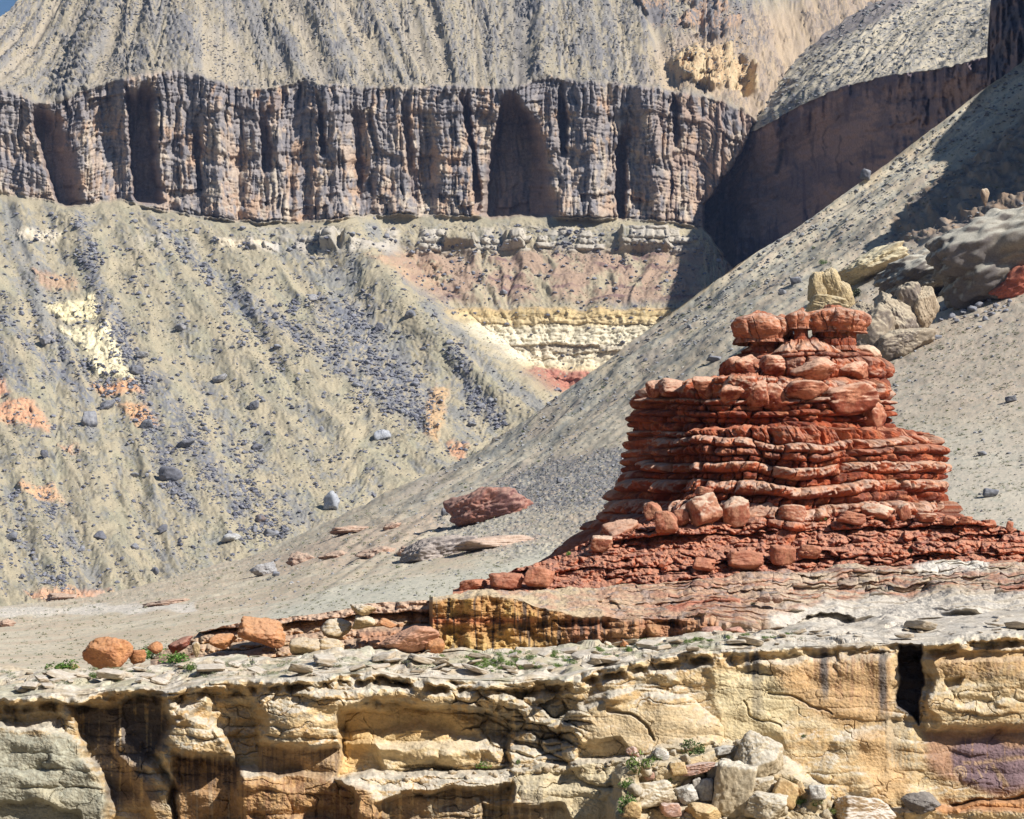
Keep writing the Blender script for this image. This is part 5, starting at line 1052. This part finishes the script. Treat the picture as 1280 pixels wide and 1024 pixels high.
# boulders of the far talus that stand out from the rest
FB = [(213, 593, 30, 24, 'dark pointed boulder like a tent low on the far talus', DARKS, DARKS, .0), (413, 628, 24, 26, 'pale blue-grey upright boulder near the foot of the talus', C(.42, .43, .45), C(.33, .34, .37), .3), (478, 544, 22, 14, 'light blue-grey boulder alone on the lower talus fan', C(.42, .43, .46), C(.3, .31, .34), .3), (112, 525, 20, 24, 'striped grey boulder standing left of the gully', C(.34, .33, .33), C(.17, .17, .19), .2),
      (474, 409, 13, 12, 'dark round boulder on the upper fan', DARKS, DARKS, 0), (513, 393, 16, 12, 'dark wedge boulder high on the fan crest', DARKS, GREYB, 0), (389, 373, 16, 11, 'grey boulder with lit top on the upper fan', GREYS, GREYB, .3), (318, 507, 14, 12, 'round dark grey boulder in the middle of the fan', GREYB, DARKS, .1), (171, 463, 20, 14, 'dark flat boulder beside the pale cream strip', DARKS, GREYB, .1), (178, 444, 16, 9, 'grey flat boulder above the dark flat one', GREYS, GREYB, .2),
      (321, 560, 16, 12, 'dark tilted slab boulder on the lower fan', DARKS, DARKS, 0), (326, 649, 14, 14, 'dark brown slab boulder near the valley line', C(.2, .15, .13), DARKS, 0), (338, 667, 18, 12, 'dark grey boulder at the valley line', GREYB, DARKS, .1), (126, 669, 16, 12, 'dark boulder with a peak low on the left talus', DARKS, DARKS, 0), (14, 672, 18, 12, 'dark boulder pair at the left photo edge', DARKS, GREYB, .1), (193, 715, 12, 12, 'dark round boulder near the plain edge', DARKS, DARKS, 0), (204, 661, 14, 10, 'dark flattened boulder under the gully mouth', DARKS, DARKS, 0),
      (233, 555, 26, 10, 'long dark rock slab right of the gully', DARKS, GREYB, 0), (226, 410, 14, 10, 'grey layered boulder above the middle of the fan', GREYS, GREYB, .2), (275, 473, 20, 10, 'striped grey slab boulder in the middle of the fan', GREYS, GREYB, .2), (57, 425, 18, 14, 'grey boulder left of the pale cream strip', GREYS, DARKS, .2), (55, 568, 10, 12, 'dark small boulder on the far left slope', DARKS, DARKS, 0), (288, 672, 26, 12, 'whitish rocks bunched at the valley line', C(.45, .44, .42), GREYS, .3), (183, 531, 18, 14, 'dark boulder at the end of the orange strip', DARKS, GREYB, .1), (133, 507, 22, 12, 'dark narrow boulder left of the orange strip', DARKS, GREYB, .1)]
for i, (x, y, ww, hh, lb, a, b, tk) in enumerate(FB):
    Yv = float(S_FAR.put(x, y + hh * .3)[0][1])
    rock_at('boulder', lb, 'boulder', x, y, ww, hh, Yv - .2, .9, 950 + i, 4, 13, 12., .14, .0, .0, rng.uniform(-.5, .2), c1=a, c2=b, top=C(.40, .40, .41), tk=tk, mat=M_FSTONE)
GP = [stone_proto(i, 'boulder', C(.25, .25, .27), C(.16, .16, .18), C(.33, .335, .35), M_FSTONE) for i in range(4)]
big = sow(S_FAR, dens_talus, 120, (0, 260, 700, 745), 5.0, 11, 2.2, 21)
copies(GP, big, S_FAR, 'grey boulder among the many strewn over the far talus slope', 'boulder', 'boulders strewn over the far talus', 31)
GP2 = [stone_proto(i + 4, 'boulder', C(.24, .24, .26), C(.15, .15, .17), C(.36, .36, .38), M_FSTONE) for i in range(4)]
r_ = np.random.RandomState(5)
spots = [(1216, 388, 13), (1205, 392, 11), (1226, 384, 12), (1190, 396, 9), (1240, 394, 10), (1182, 388, 9), (1212, 378, 10), (1232, 400, 9), (1200, 380, 8), (1246, 384, 9), (1176, 402, 7), (1252, 402, 7), (1222, 396, 8), (1196, 402, 7), (1238, 376, 7), (1258, 390, 8), (1186, 378, 7), (1262, 378, 7)]
spots += [(x, y, s) for x, y, s in sow(S_RID, lambda x, y: .6 * (1 - ss(30, 90, np.hypot((x - 1215), (y - 405) * 1.3))), 24, (1150, 370, 1279, 470), 3.5, 6, 1.5, 22)]
copies(GP2, spots, S_RID, 'blue-grey boulder in the field of boulders right of the pinnacle summit', 'boulder', 'boulder field on the slope right of the pinnacle', 32)
def lone(x, y, ww, hh, S, lb, a=DARKS, b=GREYB, cat='boulder', mat=None, seed=0, tk=.3):
    Yv = float(S.put(x, y + hh * .3)[0][1]); rock_at('boulder', lb, cat, x, y, ww, hh, Yv - .5, .9, 990 + seed, 4, 9, 14., .08, .1, 0, 0, c1=a, c2=b, top=C(.36, .36, .38), tk=tk, mat=mat or M_FSTONE)
for i, (x, y, ww, hh, lb) in enumerate(((1238, 616, 19, 12, 'black boulder alone on the plain right of the pinnacle foot'), (1228, 567, 12, 7, 'dark flat boulder above the lone black one'), (1264, 499, 15, 9, 'dark boulder near the photo edge right of the pinnacle'), (995, 352, 16, 12, 'dark blue boulder above the yellow knobs'), (978, 366, 12, 8, 'flat dark boulder left of the yellow knobs'), (1170, 422, 14, 8, 'dark flat boulder below the boulder field'), (1140, 434, 13, 7, 'dark low boulder below the boulder field, nearer the pinnacle'),
                                        (556, 640, 10, 10, 'bluish boulder left of the dark red hump'), (1075, 348, 14, 9, 'dark stone lying on the yellow slab'), (893, 449, 20, 10, 'grey boulder behind the upper left blocks'), (700, 601, 9, 8, 'bluish boulder in the dark scree'), (1082, 218, 15, 15, 'dark block on the crest of the debris slope'), (345, 718, 10, 8, 'small dark stone beside the grey flattened boulder'))):
    lone(x, y, ww, hh, S_RID, lb, seed=i)
# small stones of the rubble slope
NP = [stone_proto(i, 'rubble_stone', C(.48, .40, .28), C(.38, .29, .18), C(.58, .54, .46), M_NEAR) for i in range(8)]
dr = lambda x, y: poly(x.astype(f32), y.astype(f32), [(776, 990), (800, 950), (850, 930), (925, 928), (990, 965), (1040, 1000), (1060, 1050), (770, 1050)], 3)
copies(NP, sow(S_N, dr, 110, (770, 925, 1070, 1045), 5, 17, 1.6, 23), S_N, 'small pale stone of the rubble heap below the egg-shaped boulder', 'stone', 'small stones of the rubble heap', 33, (.6, 1.0))
NP2 = [stone_proto(i, 'ledge_stone', C(.45, .35, .22), C(.35, .25, .15), C(.56, .49, .38), M_NEAR) for i in (1, 3, 5)]
copies(NP2, sow(S_N, lambda x, y: 1 - ss(4, 9, np.abs(y - (966 - (x - 600) * .06))), 40, (500, 945, 790, 985), 4, 10, 2, 24), S_N, 'small tan stone on the sunny bench under the alcove', 'stone', 'stones on the sunny bench', 34)
STONE_V += [rock_shape(970 + i, 4, 12, 34., .07, .22) for i in range(4)]
NP3 = [stone_proto(i, 'slab_stone', C(.50, .43, .34), C(.42, .33, .23), C(.58, .53, .46), M_NEAR) for i in (8, 9, 10, 11)]
copies(NP3, sow(S_N, lambda x, y: 1. * ((y < np.interp(x, [0, 470, 640, 830, 1280], [866, 842, 848, 818, 790])) & (y > np.interp(x, [0, 400, 700, 900, 1280], [842, 826, 816, 797, 775]))), 150, (0, 770, 1279, 868), 7, 34, 1.9, 25), S_N, 'thin loose slab lying on the rim bench', 'stone', 'loose slabs on the rim bench', 35, (.16, .34))
RP = [stone_proto(i, 'red_stone', RED, RED2, C(.5, .28, .19), M_BUTTE) for i in (1, 4, 7)]
copies(RP, sow(S_SK, lambda x, y: .6 * ((y > np.interp(x, [570, 800, 1280], [728, 700, 680])) | (np.abs(y - np.interp(x, [1180, 1280], [650, 668])) < 5)), 60, (570, 645, 1279, 738), 4, 11, 1.6, 26), S_SK, 'small red stone fallen on the skirt of the pinnacle', 'stone', 'fallen red stones on the pinnacle skirt', 36)

# many small stones and tufts, far too many to count
def heap(name, protos, S, spots, mat, c1, c2, seed, squash=.7, lift=.25):
    r = np.random.RandomState(seed); VV, TT, CC = [], [], []; off = 0
    for i, (x, y, s) in enumerate(spots):
        V, T = protos[i % len(protos)]
        p, nrm = S.put(x, y); k = s / F * p[1] / 2
        a = r.uniform(0, 6.28); ca, sa = math.cos(a), math.sin(a)
        W = V * np.array((k * r.uniform(.8, 1.3), k * r.uniform(.7, 1.1), k * squash * r.uniform(.7, 1.2)))
        W = np.stack([W[:, 0] * ca - W[:, 1] * sa, W[:, 0] * sa + W[:, 1] * ca, W[:, 2]], 1) + p + nrm * k * lift
        VV.append(W); TT.append(T + off); off += len(V)
        CC.append(np.broadcast_to(c1 + (c2 - c1) * r.rand() * (0.6 + .4 * r.rand()), W.shape) * r.uniform(.8, 1.2))
    o = mesh_np(name, np.concatenate(VV), np.concatenate(TT), np.concatenate(CC), mat, smooth=False, tri=True); o['kind'] = 'stuff'; return o
SM = [rock_shape(930 + i, 1, 7, 18., .1) for i in range(6)]
heap('scree', SM, S_FAR, sow(S_FAR, lambda x, y: np.minimum(1, dens_talus(x, y) * 1.6 * (.3 + .9 * ss(-.1, .4, n2(x / 35, y / 30, 305))) + .01), 12000, (0, 262, 900, 750), 1.5, 7.0, 3.4, 41), M_FSTONE, C(.22, .22, .245), C(.085, .085, .11), 51)
def dens_up(x, y):
    ct_ = np.interp(x, [0, 60, 150, 215, 300, 480, 680, 900], [112, 125, 100, 88, 110, 112, 98, 118]) - 3
    return (y < ct_) * (.25 + .75 * ss(-.1, .4, n2(x / 40, y / 22, 301))) * (y > np.interp(x, [0, 30], [22, 0]))
heap('scree', SM, S_FAR, sow(S_FAR, dens_up, 4000, (0, 0, 940, 120), 1.3, 4.2, 2.4, 42), M_FSTONE, C(.27, .26, .26), C(.12, .12, .13), 52)
heap('scree', SM, S_RID, sow(S_RID, lambda x, y: poly(x.astype(f32), y.astype(f32), [(545, 655), (600, 615), (640, 590), (700, 574), (800, 556), (800, 620), (740, 690), (640, 690), (585, 690)], 8) * (.4 + .6 * (y < 640)), 2600, (530, 550, 800, 700), 1.2, 3.6, 1.6, 43), M_FSTONE, C(.26, .26, .27), C(.11, .11, .13), 53)
def dens_rid(x, y):
    e = edgeB(x); return (y > e + 2) * (.15 + .85 * (1 - ss(20, 110, y - e)) * ss(500, 650, x)) * (.4 + .6 * ss(-.2, .3, n2(x / 30, y / 20, 302)))
heap('scree', SM, S_RID, sow(S_RID, dens_rid, 4200, (300, 80, 1279, 760), 1.4, 6, 3.2, 44), M_FSTONE, C(.30, .30, .30), C(.13, .13, .15), 54)
heap('scree', SM, S_SIDE, sow(S_SIDE, lambda x, y: 1. * ((y < np.interp(x, [920, 960, 1050, 1240], [160, 150, 106, 66])) & (y > np.interp(x, [920, 1000, 1090], [125, 70, 2]))), 1200, (925, 0, 1235, 170), 1.6, 7, 2.8, 45), M_FSTONE, C(.26, .26, .26), C(.12, .12, .13), 55)
# scrub: low clumps of leaves
def shrub_shape(seed, leaves, lobes=7, size=.2):
    r = np.random.RandomState(seed); V, T = [], []
    cen = r.randn(lobes, 3) * np.array((.42, .42, .18)) + np.array((0, 0, .45)); cr = r.uniform(.28, .5, lobes)
    for i in range(leaves):
        j = r.randint(lobes); d = r.randn(3); d /= np.linalg.norm(d); p = cen[j] + d * cr[j] * r.uniform(.55, 1.0) ** .5
        p[2] = abs(p[2]); a = r.randn(3); a /= np.linalg.norm(a); b = np.cross(a, r.randn(3)); b /= np.linalg.norm(b); s = size * r.uniform(.6, 1.2)
        k = len(V); V += [p - a * s, p + b * s * .38, p + a * s, p - b * s * .38]; T += [[k, k + 1, k + 2], [k, k + 2, k + 3]]
    for i in range(6):
        d = r.randn(3) * np.array((.4, .4, 0)); k = len(V); V += [np.array((-.03, 0, -.15)), np.array((.03, 0, -.15)), d + np.array((0, 0, .7))]; T += [[k, k + 1, k + 2]]
    return np.array(V), np.array(T, np.int32)
TU = [shrub_shape(60 + i, 16, 4, .42) for i in range(5)]
def dens_scrub(x, y): return (y > edgeB(x) + 3) * (.35 + .65 * ss(-.2, .3, n2(x / 35, y / 14, 303)))
heap('scrub', TU, S_RID, sow(S_RID, dens_scrub, 9500, (0, 80, 1279, 840), 1.8, 5.6, 2.4, 46), M_LEAF, C(.25, .25, .16), C(.13, .15, .075), 56, .8, 0)
heap('scrub', TU, S_FAR, sow(S_FAR, lambda x, y: (y > ctb(x)) * (y < edgeB(x)) * (.12 + .9 * ss(-.1, .4, n2(x / 40, y / 40, 304))), 7000, (0, 255, 900, 750), 1.8, 4.4, 2.4, 47), M_LEAF, C(.17, .175, .10), C(.08, .09, .05), 57, .8, 0)
heap('scrub', TU, S_FAR, sow(S_FAR, lambda x, y: np.minimum(1, dens_up(x, y) + .4 * (y < 100)), 6000, (0, -5, 940, 122), 1.5, 3.8, 2.2, 48), M_LEAF, C(.17, .17, .11), C(.08, .09, .06), 58, .8, 0)
heap('scrub', TU, S_SIDE, sow(S_SIDE, lambda x, y: 1. * ((y < np.interp(x, [920, 960, 1050, 1240], [165, 152, 108, 68])) & (y > np.interp(x, [920, 1000, 1090], [125, 70, 2]))), 1200, (925, 0, 1235, 170), 2, 6, 2.2, 49), M_LEAF, C(.20, .20, .13), C(.10, .11, .07), 59, .8, 0)
heap('scrub', TU, S_RID, sow(S_RID, lambda x, y: (y > edgeB(x) + 6) * (.2 + .8 * ss(-.2, .3, n2(x / 60, y / 12, 306))) * ((x < 640) & (y > 640) | (x > 1060) & (y > 400)), 2600, (0, 380, 1279, 845), 4, 10, 1.9, 71), M_LEAF, C(.30, .29, .20), C(.17, .18, .11), 72, .55, 0)
heap('scree', SM, S_RID, sow(S_RID, lambda x, y: (y > edgeB(x) + 6) * (.2 + .8 * ss(-.2, .3, n2(x / 30, y / 12, 307))), 2600, (250, 200, 1279, 800), 1.2, 4.5, 2.6, 73), M_FSTONE, C(.38, .35, .31), C(.20, .19, .19), 74)
heap('scrub', [shrub_shape(120 + i, 60, 6, .22) for i in range(4)], S_N, sow(S_N, lambda x, y: 1. * ((y < np.interp(x, [0, 470, 640, 830, 1000], [862, 838, 842, 814, 804])) & (y > np.interp(x, [0, 400, 700, 900, 1000], [840, 824, 814, 796, 788]))) * (.15 + .85 * ss(-.1, .3, n2(x / 40, y / 9, 308))), 420, (0, 785, 1000, 866), 4, 12, 1.9, 75), M_LEAF, C(.24, .25, .15), C(.13, .16, .075), 76, .7, 0)
# shrubs one can tell apart
SP = []
for i in range(5):
    V, T = shrub_shape(80 + i, 420, 9, .13); rr = np.random.RandomState(i)
    cl = np.repeat(rr.uniform(.6, 1.3, (len(V) // 4 + 5, 1)), 4, 0)[:len(V)] * C(.095, .135, .045)
    SP.append((V, T, cl))
def shrub(x, y, s, S, label, i=0, col=1.0, squash=.8, group=None):
    p, nrm = S.put(x, y); V, T, cl = SP[i % 5]; k = s / F * p[1] / 2
    o = mesh_np('shrub', V, T, cl * np.asarray(col), M_LEAF, smooth=False, tri=True); o.scale = (k, k, k * squash); o.location = p.tolist(); o.rotation_euler = (0, 0, i * 1.3)
    return tag(o, label, 'shrub', group)
shrub(174, 806, 36, S_R, 'bright green shrub directly behind the big orange boulder', 0, (1.1, 1.5, .9)); shrub(210, 814, 46, S_N, 'bright green low shrub right of the big orange boulder', 1, (1.1, 1.5, .9), .6); shrub(84, 840, 46, S_N, 'green low shrub in front of the big orange boulder', 2, (1.1, 1.4, .8), .6)
shrub(868, 942, 32, S_N, 'dark green shrub at the top of the rubble heap', 3, 1.0, 1.1); shrub(862, 960, 16, S_N, 'green tuft just below the shrub atop the rubble heap', 4, 1.1, .9); shrub(798, 966, 36, S_N, 'loose grey-green shrub at the left edge of the rubble heap', 0, (1.5, 1.4, 1.2), 1.1); shrub(780, 1016, 30, S_N, 'green shrub at the lower left of the rubble heap', 1, (1.1, 1.3, 1.), 1.6)
shrub(985, 985, 22, S_N, 'green shrub squeezed right of the egg-shaped boulder', 2, (1.1, 1.4, .9), 1.0); shrub(607, 960, 22, S_N, 'bright green shrub on the sunny bench', 3, (1.2, 1.7, .9), .8); shrub(1007, 922, 12, S_N, 'tiny green shrub growing on the smooth wall', 4, 1.1, .7); shrub(1020, 1008, 18, S_N, 'green shrub among stones at the cliff foot', 0, 1.2, 1.); shrub(1036, 1018, 16, S_N, 'olive shrub left of the white-topped boulder', 1, (1.4, 1.2, 1.), 1.)
shrub(1143, 695, 14, S_SK, 'light green shrub at the foot of the skirt', 2, (1.4, 1.9, 1.), .9); shrub(1140, 690, 9, S_SK, 'small olive shrub above the light green one on the skirt', 3, 1.2); shrub(1195, 693, 11, S_SK, 'olive shrub right of the light green one on the skirt', 3, (1.4, 1.4, 1.)); shrub(712, 694, 11, S_SK, 'light green shrub at the left shoulder of the skirt', 4, (1.4, 2., 1.), .8)
shrub(1027, 652, 13, S_SK, 'grey-green shrub on the ledge in the middle of the block row', 0, (1.3, 1.4, 1.2)); shrub(1052, 650, 12, S_SK, 'small green shrub beside the dark red low block', 1, 1.3); shrub(858, 656, 9, S_SK, 'tiny green shrub beside the tall cube block', 2, (1.2, 1.6, .9)); shrub(1030, 330, 12, S_RID, 'blue-green shrub above the yellow knobs', 3, (1.2, 1.4, 1.5), 1.)
shrub(1074, 370, 24, S_RID, 'dark bare-looking shrub right of the yellow knobs', 4, (.55, .45, .5), .9); shrub(940, 756, 9, S_L, 'small green shrub on the reddish slabs', 1, 1.2, .8)
tf = [(x, y, s) for x, y, s in sow(S_N, lambda x, y: 1. * ((y < np.interp(x, [540, 640, 720, 850, 1000], [838, 842, 832, 812, 800])) & (y > np.interp(x, [540, 700, 850, 1000], [822, 814, 800, 790]))), 80, (540, 790, 1000, 845), 8, 20, 1.5, 61)]
for i, (x, y, s) in enumerate(tf): shrub(x, y, s, S_N, 'grey-green low shrub on the rim bench below the streaked wall', i, (1.7, 1.75, 1.4), .75, 'low shrubs on the rim bench')
tf = [(x, y, s) for x, y, s in sow(S_RID, lambda x, y: (y > edgeB(x) + 8) * 1., 70, (250, 300, 1279, 800), 5, 8, 1.5, 62)]
for i, (x, y, s) in enumerate(tf): shrub(x, y, s, S_RID, 'olive shrub dotting the pale plain and slope', i, (1.2, 1.15, 1.), .7, 'shrubs dotted over the plain')

for i, (x, y, s, lb) in enumerate(((786, 985, 24, 'olive shrub between the left wall and the flat-topped boulder'), (822, 950, 16, 'green tuft under the smooth hump, left of the small dark stones'), (840, 978, 14, 'yellow-green tuft between the flat-topped boulder and the white stones'), (1000, 1006, 18, 'green shrub beside the thin leaning stone'), (1046, 1004, 16, 'green tuft just left of the broad white-topped boulder'),
                                   (240, 838, 20, 'grey-green shrub on the bench below the low red stones'), (118, 848, 16, 'small green shrub under the big orange boulder, right side'), (650, 955, 12, 'small green shrub among stones on the sunny bench'))):
    shrub(x, y, s, S_N, lb, i + 2, (1.25, 1.35, 1.), .9)

# thin blue air over the canyon
def air():
    import bmesh
    bm = bmesh.new(); bmesh.ops.create_cube(bm, size=1.0); me = bpy.data.meshes.new('haze'); bm.to_mesh(me); bm.free()
    o = bpy.data.objects.new('haze', me); COL.objects.link(o); o.scale = (7400, 6900, 1100); o.location = (0, 900, 549); o['kind'] = 'stuff'
    m = bpy.data.materials.new('haze_air'); m.use_nodes = True; t = m.node_tree; t.nodes.remove(t.nodes['Principled BSDF'])
    v = t.nodes.new('ShaderNodeVolumePrincipled'); v.inputs['Color'].default_value = (.36, .54, 1.0, 1); v.inputs['Density'].default_value = 0.000022; v.inputs['Anisotropy'].default_value = 0.0
    t.links.new(v.outputs[0], t.nodes['Material Output'].inputs['Volume']); me.materials.append(m)
air()
